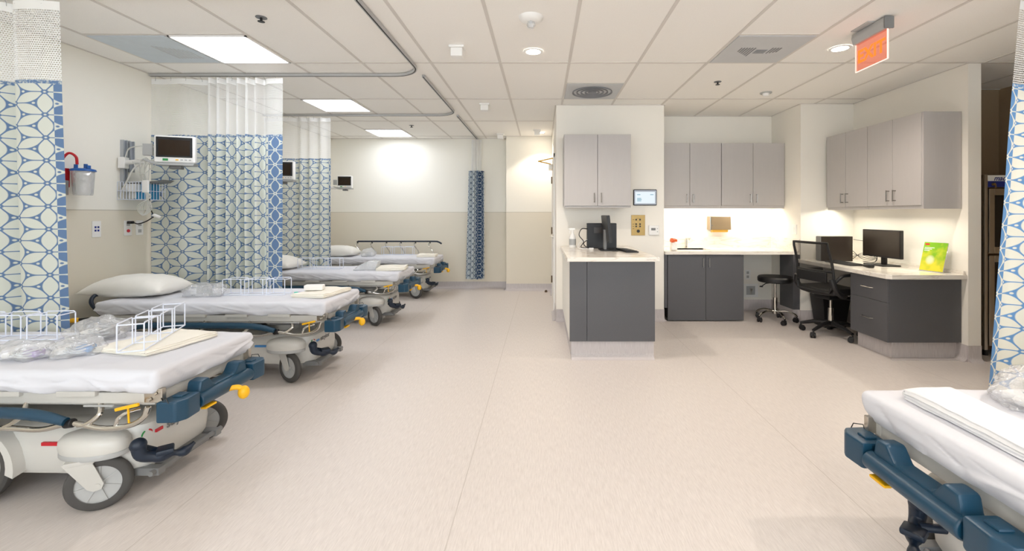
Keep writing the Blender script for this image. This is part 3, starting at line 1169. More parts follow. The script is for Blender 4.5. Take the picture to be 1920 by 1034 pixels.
# second curtain
xs = [(-3.72, 0), (-3.62, 0.02), (-3.52, 0.0), (-3.42, -0.012), (-3.34, 0.02), (-3.29, 0.035)] + \
     [(x_, o_) for x_, o_ in folds(-3.24, -2.62, 7, 0.055, 11)][1:] + [(-2.55, -0.02), (-2.455, -0.03)]
la = arclen(xs)
curtain('wide patterned curtain with a solid blue edge strip, behind the wall monitor', TY1, xs, 0.22, 2.065, 2.60,
        petal_mat('curtain_cloth_second', CREAM, BLUE, la - 0.15, band=2.043, u0=la - 0.075, v0=1.919), NETF)
# third curtain
xs = [(-3.72, 0), (-3.6, 0.02), (-3.45, -0.02)] + folds(-3.35, -2.83, 4, 0.028, 5)
la = arclen(xs)
curtain('patterned curtain further back with a plain net top, between third and fourth bays', TY2, xs, 0.22, 2.055, 2.60,
        petal_mat('curtain_cloth_third', CREAM, BLUE, la - 0.03, band=2.035), NETF)


# far bunched curtain, hung along the far end of the track
def bunched():
    top = thing('privacy_curtain', 'bunched dark navy patterned curtain hanging narrow against the far wall', 'curtain', (-1.14, 7.66, 0), 0, 'patterned privacy curtains')
    m1 = petal_mat('curtain_cloth_far', (190, 200, 205), (58, 80, 110), 0.28, 'max', a=0.1, cx=0.11)

    def tube_cloth(name, z0, z1, nz, m, w0, w1):
        b = bmesh.new()
        uvl = b.loops.layers.uv.new('UVMap')
        N = 96
        rows = []
        for j in range(nz + 1):
            z = z0 + (z1 - z0) * j / nz
            f = (2.6 - z) / 2.4
            row = []
            for i in range(N + 1):
                a = i / N * 2 * PI
                wdt = (w0 + (w1 - w0) * f)
                rx = wdt * (1 + 0.22 * math.sin(9 * a + 0.6 * math.sin(z * 1.3)))
                ry = 0.055 * (1 + 0.45 * math.sin(9 * a))
                row.append(b.verts.new((rx * math.cos(a) - 0.03 * f, ry * math.sin(a), z)))
            rows.append(row)
        for j in range(nz):
            for i in range(N):
                fc = b.faces.new((rows[j][i], rows[j][i + 1], rows[j + 1][i + 1], rows[j + 1][i]))
                for l, (ii, jj) in zip(fc.loops, ((i, j), (i + 1, j), (i + 1, j + 1), (i, j + 1))):
                    l[uvl].uv = ((ii / N * 0.95 + 0.28 + 0.238) % 0.951 if False else ii / N * 1.1 - 0.56, z0 + (z1 - z0) * jj / nz)
        mb = MB()
        mb.bm = b
        return mb.build(name, m, top, sharp=80)
    tube_cloth('patterned_panel', 0.19, 2.06, 20, m1, 0.105, 0.135)
    tube_cloth('net_panel', 2.06, 2.6, 5, net_mat('curtain_net_dense', 0.010, 0.12), 0.072, 0.085)
    for k in range(5):
        MB().tube([(-0.02 + 0.01 * k, -0.04 + 0.02 * k, 2.59), (0, -0.04 + 0.02 * k, ZT - 0.004)], 0.0015, n=6).build('hook', 'lgrey', top)


bunched()
# right curtain
xs = folds(2.88, 4.84, 9, 0.035, 9)
curtain('patterned curtain at the right frame edge, sweeping in towards the bottom', 2.66, xs, 0.18, 2.10, 2.60,
        petal_mat('curtain_cloth_right', (232, 230, 216), (108, 152, 200), 0.06, 'min', band=2.08), NET,
        skew=lambda z, f: -0.19 * ((2.6 - z) / 2.4) ** 0.9 * (1 - f))


# ------------------------------------------------------------------ stretcher
def make_stretcher(label, loc, rz, raised=False):
    t = thing('hospital_stretcher', label, 'stretcher', loc, rz, 'hospital stretchers')

    # mattress under a fitted sheet
    def fn(p):
        side = max(0, (0.047 - p.z) / 0.094)
        wv = noise.noise(Vector((p.x * 3.5 + 1.2 * p.z, p.y * 3.5, 3.3 + p.z * 2)))
        w2 = noise.noise(Vector((p.x * 9 + p.z * 14, p.y * 8 + p.z * 10, 1.1)))
        out = Vector((p.x, p.y, 0))
        n_ = Vector((0, 0, 0))
        if abs(p.y) > 0.30:
            n_.y = math.copysign(1, p.y)
        if abs(p.x) > 0.86:
            n_.x = math.copysign(1, p.x)
        w3 = 1 - abs(noise.noise(Vector((p.x * 4.5 + p.z * 13, p.y * 4.5 - p.z * 9, 7.7)))) * 5.5
        q = p + n_ * (0.012 * wv + 0.006 * w2 + 0.011 * max(0, w3) ** 2 - 0.008 * max(0, 1 - abs(noise.noise(Vector((p.x * 7 - p.z * 10, p.y * 7 + p.z * 12, 1.9)))) * 7) ** 2) * min(1, side * 1.4)
        if p.z < -0.03:
            q.z += 0.028 * wv - 0.010
            q -= Vector((math.copysign(0.012, p.x) if abs(p.x) > .8 else 0, math.copysign(0.012, p.y) if abs(p.y) > .28 else 0, 0)) * side
        if p.z > 0.02:
            q.z += 0.003 * wv + 0.0015 * w2 + 0.0032 * max(0, w3) ** 2
        return q
    MB().soft((0.89, 0.33, 0.047), 0.028, (120, 46, 8), fn, (0.01, 0, 0.587)).build('mattress', 'sheet', t, sharp=80)
    # litter frame
    f = MB()
    for s in (-1, 1):
        f.box((-0.86, s * 0.275 - 0.02, 0.478), (0.87, s * 0.275 + 0.02, 0.528), 0.006)
        f.box((-0.80, s * 0.23 - 0.02, 0.455), (0.80, s * 0.23 + 0.02, 0.485), 0.004)
        for x_ in (-0.55, -0.2, 0.12, 0.45):
            f.box((x_, s * 0.30 - 0.012, 0.515), (x_ + 0.17, s * 0.30 + 0.012, 0.538), 0.003)
    f.box((0.80, -0.29, 0.47), (0.865, 0.29, 0.525), 0.006)
    f.box((-0.86, -0.29, 0.47), (-0.80, 0.29, 0.525), 0.006)
    f.box((-0.80, -0.22, 0.505), (0.80, 0.22, 0.535), 0.004)
    f.build('litter_frame', 'frame', t)
    u = MB()
    for x_ in (-0.5, 0.5):
        u.box((x_ - 0.12, -0.18, 0.42), (x_ + 0.12, 0.18, 0.505), 0.01)
    u.box((-0.7, -0.06, 0.44), (0.7, 0.06, 0.5), 0.008)
    u.build('undercarriage', 'mgrey', t)
    for x_ in (-0.42, 0.42):
        MB().cyl((x_, 0, 0.30), (x_, 0, 0.43), 0.085).cyl((x_, 0, 0.37), (x_, 0, 0.44), 0.07).build('lift_column', 'ivory', t)
    # latches at the foot corner
    for s in (-1, 1):
        k = MB()
        k.box((0.82, s * 0.285 - 0.012, 0.482), (0.90, s * 0.285 + 0.012, 0.545), 0.004)
        k.cyl((0.85, s * 0.30, 0.50), (0.85, s * 0.312, 0.50), 0.008)
        k.cyl((0.875, s * 0.30, 0.525), (0.875, s * 0.312, 0.525), 0.006)
        k.build('corner_bracket', 'steel', t)
    # foot bumper: two corner blocks and the shaped push bar
    bump = MB()
    out = [(-0.185, 0.405), (-0.19, 0.45), (-0.165, 0.475), (-0.155, 0.525), (-0.105, 0.530), (-0.07, 0.482),
           (0.07, 0.482), (0.105, 0.530), (0.155, 0.525), (0.165, 0.475), (0.19, 0.45), (0.185, 0.405), (0.09, 0.40), (-0.09, 0.40)]
    bump.prism(out, 'x', 0.895, 0.965, 0.012)
    bump.cyl((0.962, -0.18, 0.44), (0.962, 0.18, 0.44), 0.033, n=20, bev=0.008)
    fb = bump.build('foot_push_bar', 'navy', t)
    for s in (-1, 1):
        b = MB()
        o = [(0.885, s * 0.185), (0.985, s * 0.185), (0.992, s * 0.27), (0.965, s * 0.31), (0.885, s * 0.315)]
        if s < 0:
            o = o[::-1]
        b.prism(o, 'z', 0.398, 0.492, 0.010)
        b.box((0.91, s * 0.235 - 0.022, 0.488), (0.955, s * 0.235 + 0.022, 0.500), 0.006)
        cb = b.build('corner_bumper', 'navy', t)
        MB().tube([(0.90, s * 0.29, 0.485), (0.90, s * 0.30, 0.505), (0.93, s * 0.31, 0.505), (0.94, s * 0.31, 0.485)], 0.002, n=8).build('hook_loop', 'black', cb)
        h = MB()
        h.box((-0.985, s * 0.25 - 0.05, 0.40), (-0.90, s * 0.25 + 0.05, 0.485), 0.012)
        h.build('corner_bumper', 'navy', t)
    MB().box((-0.95, -0.2, 0.42), (-0.87, 0.2, 0.47), 0.01).build('head_crossbar', 'navy', t)
    # head push handles
    for s in (-1, 1):
        h = MB().tube(smooth_path([(-0.88, s * 0.24, 0.50), (-0.93, s * 0.25, 0.56), (-0.96, s * 0.26, 0.62), (-0.975, s * 0.22, 0.665), (-0.975, s * 0.14, 0.67)]), 0.014).build('push_handle', 'pedal', t)
        MB().tube([(-0.92, s * 0.30, 0.505), (-0.99, s * 0.33, 0.50)], 0.010).build('release_lever', 'black', t)
        MB().cyl((-0.985, s * 0.325, 0.50), (-1.03, s * 0.345, 0.497), 0.018, bev=0.006).build('yellow_grip', 'yellow', t)
    # yellow steering lever at the foot end
    y_ = MB().tube(smooth_path([(0.94, -0.01, 0.415), (0.98, 0.0, 0.428), (1.015, 0.015, 0.43), (1.035, 0.025, 0.415)]), 0.013, n=12)
    y_.ball((1.038, 0.028, 0.400), 0.028, (0.95, 0.95, 1.2))
    y_.build('yellow_steer_lever', 'yellow', t)
    MB().box((0.958, -0.155, 0.392), (0.985, -0.085, 0.402), 0.003).build('yellow_strip', 'yellow', t)
    for s in (-1, 1):
        MB().box((0.722, s * 0.325 - 0.006, 0.470), (0.825, s * 0.325 + 0.006, 0.484), 0.003,
                 rot=Matrix.Rotation(R(-13), 4, 'Y')).tube([(0.775, s * 0.322, 0.475), (0.775, s * 0.318, 0.40)], 0.004, n=8).build('yellow_rail_release', 'yellow', t)
    # side rails
    for s in (-1, 1):
        if raised and s > 0:
            zt_ = 0.85
            rail = MB().tube(smooth_path([(-0.56, 0.345, zt_), (-0.2, 0.345, zt_), (0.3, 0.345, zt_), (0.72, 0.345, zt_), (0.80, 0.345, zt_ - 0.008), (0.86, 0.345, zt_ - 0.04)]), 0.014).build('side_rail', 'pedal', t)
            for k in range(6):
                x0 = -0.56 + k * 0.245
                MB().box((x0 - 0.012, 0.325, zt_ - 0.035), (x0 + 0.012, 0.345, zt_ + 0.004), 0.004).build('rail_clamp', 'black', rail)
                MB().tube(smooth_path([(x0, 0.33, zt_ - 0.02), (x0 - 0.02, 0.328, zt_ - 0.07), (x0 + 0.05, 0.325, zt_ - 0.17), (x0 + 0.09, 0.32, zt_ - 0.32), (x0 + 0.10, 0.318, 0.50)]), 0.009).build('rail_upright', 'chrome', rail)
            continue
        yy = s * 0.335
        rail = MB()
        P = smooth_path([(-0.62, yy, 0.42), (-0.52, yy, 0.452), (-0.35, yy, 0.458), (0.0, yy, 0.458), (0.28, yy, 0.456), (0.42, yy, 0.442), (0.52, yy, 0.418)])
        rail.tube(P, 0.0235, n=14, rad=[0.0235 * (0.75 + 0.25 * min(1, i / 6, (len(P) - 1 - i) / 10)) for i in range(len(P))])
        rl = rail.build('side_rail', 'navy', t)
        ty = s * 0.322
        P = [(-0.86, ty, 0.477), (-0.84, ty, 0.43), (-0.78, ty, 0.397), (-0.66, ty, 0.385), (-0.53, ty, 0.405), (-0.40, ty, 0.385), (0.0, ty, 0.383),
             (0.25, ty, 0.385), (0.40, ty, 0.379), (0.53, ty, 0.406), (0.665, ty, 0.384), (0.78, ty, 0.396), (0.84, ty, 0.43), (0.862, ty, 0.477)]
        MB().tube(smooth_path(P, 5), 0.0115, n=12).build('chrome_bar', 'chrome', rl)
        MB().cyl((0.505, ty, 0.403), (0.54, ty, 0.408), 0.019, bev=0.004).build('black_clamp', 'black', rl)
        for x0 in (-0.45, -0.05, 0.30):
            MB().tube(smooth_path([(x0, s * 0.29, 0.48), (x0 + 0.015, ty, 0.44), (x0 - 0.02, ty, 0.41), (x0 - 0.06, ty, 0.39)]), 0.009).build('rail_upright', 'chrome', rl)
        MB().tube(smooth_path([(0.62, s * 0.285, 0.475), (0.64, s * 0.31, 0.44), (0.60, ty, 0.405), (0.56, ty, 0.398)]), 0.011).build('rail_upright', 'chrome', rl)
        MB().tube(smooth_path([(0.72, ty, 0.392), (0.735, ty, 0.43), (0.77, ty - s * .01, 0.45), (0.80, s * 0.29, 0.455)]), 0.008).build('rail_upright', 'chrome', rl)
        MB().box((0.56, s * 0.30 - 0.004, 0.468), (0.69, s * 0.30 + 0.004, 0.476), 0.002).build('rail_plate', 'lgrey', rl)
    # base shell: lofted body
    half = [(0.75, 0.0), (0.75, 0.10), (0.748, 0.155), (0.735, 0.185), (0.69, 0.215), (0.62, 0.236), (0.50, 0.238), (0.36, 0.228), (0.0, 0.222)]
    q1 = half
    plan = [(x_, y_) for x_, y_ in q1] + [(-x_, y_) for x_, y_ in q1[::-1][1:]]
    plan = plan + [(x_, -y_) for x_, y_ in plan[::-1][1:-1]]
    b = bmesh.new()
    rings = []
    for (z_, ins) in ((0.115, 0.05), (0.125, 0.02), (0.15, 0.006), (0.22, 0.0), (0.30, 0.004), (0.335, 0.012), (0.352, 0.035), (0.360, 0.075)):
        ring = []
        for (x_, y_) in plan:
            sx_ = (0.75 - ins) / 0.75
            sy_ = (0.238 - ins) / 0.238
            zz_ = z_
            if z_ > 0.3:
                zz_ = 0.3 + (z_ - 0.3) * (0.45 if abs(x_) < 0.3 else 1.0)
            ring.append(b.verts.new((x_ * sx_, y_ * sy_, zz_)))
        rings.append(ring)
    n_ = len(plan)
    for A, B in zip(rings, rings[1:]):
        for k in range(n_):
            b.faces.new((A[k], A[(k + 1) % n_], B[(k + 1) % n_], B[k]))
    b.faces.new(rings[0])
    b.faces.new(rings[-1][::-1])
    bmesh.ops.recalc_face_normals(b, faces=b.faces)
    m = MB()
    m._merge(b)
    base = m.build('base_cover', 'ivory', t, sharp=40)
    # coloured stripes and maker's lettering
    for s in (-1, 1):
        MB().box((0.30, s * 0.230 - 0.005, 0.262), (0.455, s * 0.230 + 0.005, 0.277), 0.0).build('side_stripe', 'red', base)
    rot = Matrix.Rotation(R(90), 4, 'Z') @ Matrix.Rotation(R(90), 4, 'X')
    MB().box((0.745, -0.155, 0.284), (0.752, -0.118, 0.298)).build('end_stripe', 'red', base)
    text('lettering', 'stryker', 0.052, 'mgrey', base, Matrix.Translation((0.7515, -0.022, 0.292)) @ rot, 0.001, bold=0.0006)
    arc = [(0.737, -0.185 + 0.024 * math.cos(a), 0.290 + 0.020 * math.sin(a)) for a in [PI * k / 8 for k in range(0, 4)]]
    MB().tube(arc, 0.0035, n=6).build('brake_mark', 'red', base)
    arc = [(0.732, -0.185 + 0.024 * math.cos(a), 0.290 + 0.020 * math.sin(a)) for a in [PI * k / 8 for k in range(5, 9)]]
    MB().tube(arc, 0.0035, n=6).build('steer_mark', 'green', base)
    # wheel shoulders and casters
    for (wx, wy, ang) in ((0.60, -0.27, 0.50), (0.60, 0.33, 0.45), (-0.60, -0.27, 0.2), (-0.60, 0.29, -0.15)):
        s = 1 if wy > 0 else -1
        cx_, cy_ = wx - 0.045, s * 0.245
        d = MB()
        prof = [(0.125, 0.0), (0.130, 0.018), (0.128, 0.045), (0.112, 0.066), (0.07, 0.082), (0.0, 0.088)]
        d.lathe([(0, 0.0)] + prof, (cx_, cy_, 0.258), 32, Matrix.Diagonal((1.15, 0.62, 1, 1)))
        d.build('wheel_shoulder', 'ivory', base)
        MB().lathe([(0.02, 0), (0.120, 0.0), (0.124, 0.006), (0.124, 0.020), (0.118, 0.026), (0.02, 0.026)], (cx_, cy_, 0.234), 32, Matrix.Diagonal((1.17, 0.64, 1, 1))).build('bumper_ring', 'lgrey', base)
        # caster
        rm = None
        wh = MB(rm)
        ry = Matrix.Rotation(R(90), 4, 'X')
        RW = 0.117
        wh.lathe([(0.080, -0.016), (0.102, -0.019), (0.112, -0.014), (RW, -0.005), (RW, 0.005), (0.112, 0.014), (0.102, 0.019), (0.080, 0.016)], (0, 0, 0), 48, ry)
        w_ = wh.build('wheel', 'rubber', t, (wx, wy, RW))
        w_.rotation_euler = (0, 0, ang)
        hb = MB(rm)
        hb.lathe([(0, -0.013), (0.02, -0.015), (0.022, -0.009), (0.094, -0.011), (0.098, -0.0175), (0.103, -0.0175), (0.103, 0.0175), (0.098, 0.0175), (0.094, 0.011), (0.022, 0.009), (0.02, 0.015), (0, 0.013)], (0, 0, 0), 48, ry)
        for k in range(7):
            a = 2 * PI * k / 7 + 0.3
            for sd in (-1, 1):
                hb.box((0.018, sd * 0.0125 - 0.002, -0.003), (0.092, sd * 0.0125 + 0.002, 0.003), rot=Matrix.Rotation(a, 4, 'Y'), piv=(0, 0, 0))
        hb.build('wheel_disc', 'lgrey', w_)
        fk = MB(rm)
        for sd in (-1, 1):
            o = [(-0.115, 0.118), (-0.02, 0.118), (0.022, 0.007), (0.014, -0.018), (-0.012, -0.022), (-0.034, -0.008)]
            fk.prism(o, 'y', sd * 0.026 - 0.003, sd * 0.026 + 0.003, 0.0015)
        fk.box((-0.11, -0.03, 0.102), (-0.01, 0.03, 0.122), 0.004)
        fk.cyl((0, -0.031, 0), (0, 0.031, 0), 0.011)
        f_ = fk.build('caster_fork', 'frame', t, (wx, wy, RW))
        f_.rotation_euler = (0, 0, ang)
    # big middle wheels
    for s in (-1, 1):
        ry = Matrix.Rotation(R(90), 4, 'X')
        w_ = MB().lathe([(0.12, -0.02), (0.165, -0.022), (0.175, -0.014), (0.178, 0), (0.175, 0.014), (0.165, 0.022), (0.12, 0.02)], (0, s * 0.235, 0.178), 48, ry).build('large_wheel', 'rubber', t)
        MB().lathe([(0, -0.028), (0.10, -0.026), (0.15, -0.020), (0.158, -0.012), (0.158, 0.012), (0.15, 0.02), (0.10, 0.026), (0, 0.028)], (0, s * 0.235, 0.178), 48, ry).build('wheel_disc', 'lgrey', w_)
        a = [(0.215 * math.cos(q), 0.178 + 0.2 * math.sin(q)) for q in [R(-10 + 200 * k / 20) for k in range(21)]]
        a2 = [(0.18 * math.cos(q), 0.178 + 0.165 * math.sin(q)) for q in [R(190 - 200 * k / 20) for k in range(21)]]
        # arch as separate quads so the outline stays clean
        b = bmesh.new()
        o1 = [b.verts.new((p[0], s * 0.212, min(p[1], 0.345))) for p in a]
        o2 = [b.verts.new((p[0], s * 0.212, p[1])) for p in a2[::-1]]
        p1 = [b.verts.new((p[0], s * 0.27, min(p[1], 0.345) - 0.01)) for p in a]
        p2 = [b.verts.new((p[0], s * 0.27, p[1])) for p in a2[::-1]]
        for i in range(20):
            b.faces.new((p1[i], p1[i + 1], p2[i + 1], p2[i]))
            b.faces.new((o1[i], o1[i + 1], p1[i + 1], p1[i]))
            b.faces.new((o2[i], o2[i + 1], p2[i + 1], p2[i]))
        bmesh.ops.recalc_face_normals(b, faces=b.faces)
        m = MB()
        m._merge(b)
        m.build('wheel_arch', 'ivory', base, sharp=50)
    # lower steel frame showing behind the shell
    l = MB()
    l.box((0.66, -0.2, 0.105), (0.80, -0.16, 0.14), 0.004).box((0.66, 0.16, 0.105), (0.80, 0.2, 0.14), 0.004)
    l.box((-0.78, -0.14, 0.10), (0.78, 0.14, 0.135), 0.005)
    l.cyl((0.78, -0.22, 0.125), (0.78, 0.22, 0.125), 0.012)
    l.build('chassis', 'mgrey', t)
    # brake pedal
    p = MB()
    P = smooth_path([(0.785, -0.285, 0.292), (0.795, -0.28, 0.245), (0.835, -0.245, 0.222), (0.87, -0.205, 0.215), (0.895, -0.17, 0.205), (0.91, -0.13, 0.225)], 5)
    N_ = len(P)
    p.tube(P, 0.02, n=12, rad=[0.030 - 0.016 * (i / N_) ** 0.7 + 0.006 * math.sin(i * 0.7) * (i > 8) for i in range(N_)])
    p.ball((0.785, -0.285, 0.292), 0.031)
    p.box((0.82, -0.26, 0.228), (0.885, -0.19, 0.252), 0.008, rot=Matrix.Rotation(R(38), 4, 'Z'))
    p.cyl((0.74, -0.22, 0.25), (0.82, -0.24, 0.245), 0.014)
    p.build('brake_pedal', 'pedal', t)
    return t


SX = -2.565
bed1 = make_stretcher('nearest stretcher on the left, wheels and foot bumper in full view', (SX, 2.23, 0), 0)
b2 = dup(bed1, 'second stretcher on the left, holding the nearest pillow, before the wide curtain', (SX, 3.71, 0), 0)
b3 = dup(bed1, 'third stretcher on the left, partly hidden behind the blue edged curtain', (SX, 5.45, 0), 0)
b4 = make_stretcher('farthest stretcher, along the far wall with its side rail raised', (SX, 7.13, 0), 0, True)
b5 = dup(bed1, 'stretcher cut off at the lower right corner, white blanket on its foot end', (1.227 + 0.90, 1.39, 0), PI)
for ch in KIDS(b5):
    if ch.name.startswith('yellow_steer_lever'):
        bpy.data.objects.remove(ch)
    elif ch.name.startswith('brake_pedal'):
        ch.location = (0.0, 0.10, -0.02)
# casters swivelled differently on each stretcher
for b_, an in ((b2, (-0.45, 0.55, 0.4, 0.1)), (b3, (-0.55, -0.2, 0.1, 0.5)), (b4, (-0.3, 0.2, 0.3, 0.0)), (b5, (0.3, -0.4, 0.2, 0.1))):
    for nm in ('wheel', 'caster_fork'):
        ws = [c_ for c_ in KIDS(b_) if c_.name.split('.')[0] == nm]
        for c_, a_ in zip(ws, an):
            c_.rotation_euler = (0, 0, a_)
# blue stripes on the second and third stretchers
for b_ in (b2, b3):
    for ch in KIDS(b_):
        if ch.name.startswith('base_cover'):
            for g_ in KIDS(ch):
                if 'stripe' in g_.name:
                    g_.data = g_.data.copy()
                    g_.data.materials[0] = M['blue']

# ------------------------------------------------------------------ things on the stretchers
ZM = 0.634 + 0.001


def pillow(label, loc, rz, sx=0.30, sy=0.21, th=0.10):
    b = bmesh.new()
    N = 28
    rows = {}
    for side in (1, -1):
        for i in range(N + 1):
            for j in range(N + 1):
                u, v = -1 + 2 * i / N, -1 + 2 * j / N
                k = (i, j, side if 0 < i < N and 0 < j < N else 0)
                if k in rows:
                    continue
                cu = (1 - abs(u) ** 2.6) ** 0.55 * (1 - abs(v) ** 2.6) ** 0.55 if abs(u) < 1 and abs(v) < 1 else 0
                px = sx * u * (1 - 0.07 * (1 - abs(v)) ** 1 * abs(u) ** 3 * 0 - 0.06 * (1 - v * v) * abs(u) ** 4)
                py = sy * v * (1 - 0.07 * (1 - u * u) * abs(v) ** 4)
                wr = 0.006 * noise.noise(Vector((u * 3, v * 2.4, side))) + 0.004 * noise.noise(Vector((u * 7, v * 5, side + 4)))
                z = (th * cu * (1.25 if side > 0 else 0.55) + wr * (cu > 0.02)) * side
                rows[k] = b.verts.new((px, py, z))
    g_ = lambda i, j, s: rows[(i, j, s if 0 < i < N and 0 < j < N else 0)]
    for side in (1, -1):
        for i in range(N):
            for j in range(N):
                q = [g_(i, j, side), g_(i + 1, j, side), g_(i + 1, j + 1, side), g_(i, j + 1, side)]
                b.faces.new(q if side > 0 else q[::-1])
    zmin = min(v.co.z for v in b.verts)
    for v in b.verts:
        v.co.z = max(v.co.z, zmin * 0.8) - zmin * 0.8
    mb = MB()
    mb.bm = b
    o = mb.build('pillow', 'pillow', None, loc, sharp=80)
    o.rotation_euler = (0, 0, rz)
    return tag(o, label, 'pillow', 'white pillows on the stretchers')


pil = pillow('large white pillow at the head of the second stretcher, nearest pillow', (-3.38, 3.70, ZM), R(4), 0.315)
dup(pil, 'white pillow on the third stretcher, half behind the blue edged curtain', (-3.33, 5.47, ZM), R(-3))
dup(pil, 'white pillow on the farthest stretcher, below the small wall monitor', (-3.30, 7.13, ZM), R(3))


def blanket(label, loc, rz, sx, sy, th, m='towel', group='folded blankets on the stretchers', seed=0):
    def fn(p):
        w_ = noise.noise(Vector((p.x * 6 + seed, p.y * 6, 2)))
        q = p.copy()
        q.x += 0.012 * noise.noise(Vector((p.y * 8, p.z * 60, 5 + seed)))
        q.y += 0.012 * noise.noise(Vector((p.x * 8, p.z * 60, 9 + seed)))
        if p.z > 0:
            q.z += 0.006 * w_ + 0.004 * noise.noise(Vector((p.x * 15, p.y * 15, seed)))
            q.z -= 0.35 * th * max(0, -p.x / sx) * 0.6
        # fold grooves round the sides
        e = max(abs(p.x) / sx, abs(p.y) / sy)
        if e > 0.93:
            g2 = 0.5 + 0.5 * math.cos(p.z / th * 2 * PI * 1.5)
            q.x -= math.copysign(0.008 * g2, p.x) if abs(p.x) / sx > 0.93 else 0
            q.y -= math.copysign(0.008 * g2, p.y) if abs(p.y) / sy > 0.93 else 0
        return q
    o = MB().soft((sx, sy, th), min(0.012, th * 0.9), (14, 14, 6), fn, (0, 0, th)).build('folded_blanket', m, None, loc, sharp=80)
    o.rotation_euler = (0, 0, rz)
    return tag(o, label, 'blanket', group)


blanket('cream folded blanket on the nearest stretcher, under the wire rack', (-1.99, 2.30, ZM), R(-12), 0.17, 0.19, 0.014, seed=1)
blanket('rumpled cream folded blanket at the foot of the second stretcher', (-1.86, 3.74, ZM), R(-8), 0.15, 0.20, 0.016, seed=3)
blanket('cream folded blanket at the foot of the third stretcher', (-1.84, 5.42, ZM), R(10), 0.17, 0.17, 0.019, seed=5)
blanket('cream folded blanket at the foot of the farthest stretcher', (-1.84, 7.06, ZM), R(5), 0.15, 0.14, 0.02, seed=7)
blanket('thick white folded blanket on the stretcher at lower right', (1.40, 1.31, ZM), R(-1), 0.09, 0.31, 0.021, 'towelw', seed=9)


def rack(label, loc, rz):
    """low white wire rack: three bays of square hoops"""
    m = MB()
    r = 0.0032
    h = 0.135
    for k in range(3):
        x0 = -0.255 + k * 0.18
        x1 = x0 + 0.15
        for y_ in (-0.05, 0.05):
            m.tube([(x0, y_, r), (x0, y_, h - 0.008), (x0 + 0.008, y_, h), (x1 - 0.008, y_, h), (x1, y_, h - 0.008), (x1, y_, r)], r, n=8)
        for xx in (x0, x1):
            m.tube([(xx, -0.05, h - 0.006), (xx, 0.05, h - 0.006)], r, n=8)
    for y_ in (-0.05, 0.05):
        m.tube([(-0.255, y_, r), (0.255, y_, r)], r, n=8)
    for xx in (-0.255, 0.255, -0.09, 0.09):
        m.tube([(xx, -0.05, r), (xx, 0.05, r)], r, n=8)
    o = m.build('wire_rack', 'wire', None, loc)
    o.rotation_euler = (0, 0, rz)
    return tag(o, label, 'wire rack', 'white wire racks on the stretchers')


rk = rack('white wire rack standing on the cream blanket of the nearest stretcher', (-2.02, 2.30, ZM + 0.030), R(112))
dup(rk, 'white wire rack on the nearest stretcher, cut by the left frame edge', (-2.86, 2.40, ZM), R(4))
dup(rk, 'white wire rack lying along the middle of the second stretcher', (-2.40, 3.72, ZM), R(1))
dup(rk, 'white wire rack on the third stretcher, beside its pillow', (-2.74, 5.46, ZM), R(1))
dup(rk, 'white wire rack on the farthest stretcher, before the raised rail', (-2.40, 7.34, ZM), 0)


def bag(name, label, loc, rz, half, cat='plastic bag', seed=0, contents=True, accent='purple', group='clear plastic supply bags on the stretchers', clothm=None):
    t = thing(name, label, cat, loc, rz, group)
    b = bmesh.new()
    bmesh.ops.create_icosphere(b, subdivisions=4, radius=1)
    for v in b.verts:
        p = v.co.copy()
        nn = noise.noise(p * 1.8 + Vector((seed, 0, 0))) * 0.35 + abs(noise.noise(p * 4.5 + Vector((seed, 3, 0)))) * 0.22
        f = 1 + nn
        q = Vector((p.x * half[0] * f, p.y * half[1] * f, (p.z * f * 0.9 + 0.55) * half[2]))
        q.z = max(q.z, 0.0 + 0.001 * rnd.random())
        v.co = q
    m = MB()
    m._merge(b)
    m.build('film_bag', 'film', t, sharp=60)
    if contents:
        c = MB()
        for k in range(3):
            pts = []
            for i in range(26):
                a = i / 25 * 2 * PI * 1.0
                pts.append((half[0] * (0.55 - 0.1 * k) * math.cos(a) + 0.01 * k, half[1] * 0.5 * math.sin(a), half[2] * (0.3 + 0.2 * k + 0.1 * math.sin(a * 2 + k))))
            c.tube(pts, 0.005, n=8)
        c.build('coiled_tubing', 'tubing', t)
        MB().soft((half[0] * 0.28, half[1] * 0.35, half[2] * 0.28), 0.008, (4, 4, 2), None, (half[0] * 0.3, 0, half[2] * 0.4)).build('connector', accent, t)
        MB().soft((half[0] * 0.4, half[1] * 0.45, half[2] * 0.2), 0.008, (6, 6, 2), lambda p: p + Vector((0, 0, 0.006 * noise.noise(p * 30))), (-half[0] * 0.3, 0, half[2] * 0.35)).build('packed_mask', clothm or 'white', t)
    return t


bag('supply_bag', 'clear bag with purple tubing at the left edge of the nearest stretcher', (-2.42, 2.07, ZM), R(5), (0.11, 0.075, 0.055), seed=2)
bag('supply_bag', 'clear bag of coiled tubing with a blue label, on the nearest stretcher', (-2.25, 2.14, ZM), R(15), (0.105, 0.085, 0.055), seed=6, accent='blue')
bag('supply_bag', 'taller crumpled clear bag behind the other bags on the nearest stretcher', (-2.40, 2.40, ZM), R(20), (0.12, 0.10, 0.08), seed=11, accent='mgrey')
bag('supply_bag', 'clear bag at the right frame edge on the lower right stretcher', (1.74, 1.53, ZM), R(0), (0.14, 0.12, 0.085), seed=15, accent='purple', contents=True)
t = bag('supply_bag', 'clear bag holding a grey device, between pillow and rack on the second stretcher', (-2.80, 3.66, ZM), 0, (0.16, 0.10, 0.07), seed=21, contents=False)
MB().prism([(-0.055, 0.0), (0.055, 0.0), (0.055, 0.07), (0.03, 0.105), (-0.03, 0.105), (-0.055, 0.07)], 'y', -0.02, 0.02, 0.008).build('grey_device', 'lgrey', t)
MB().box((-0.05, -0.035, 0.0), (0.05, -0.015, 0.018), 0.004).build('label_strip', 'white', t)
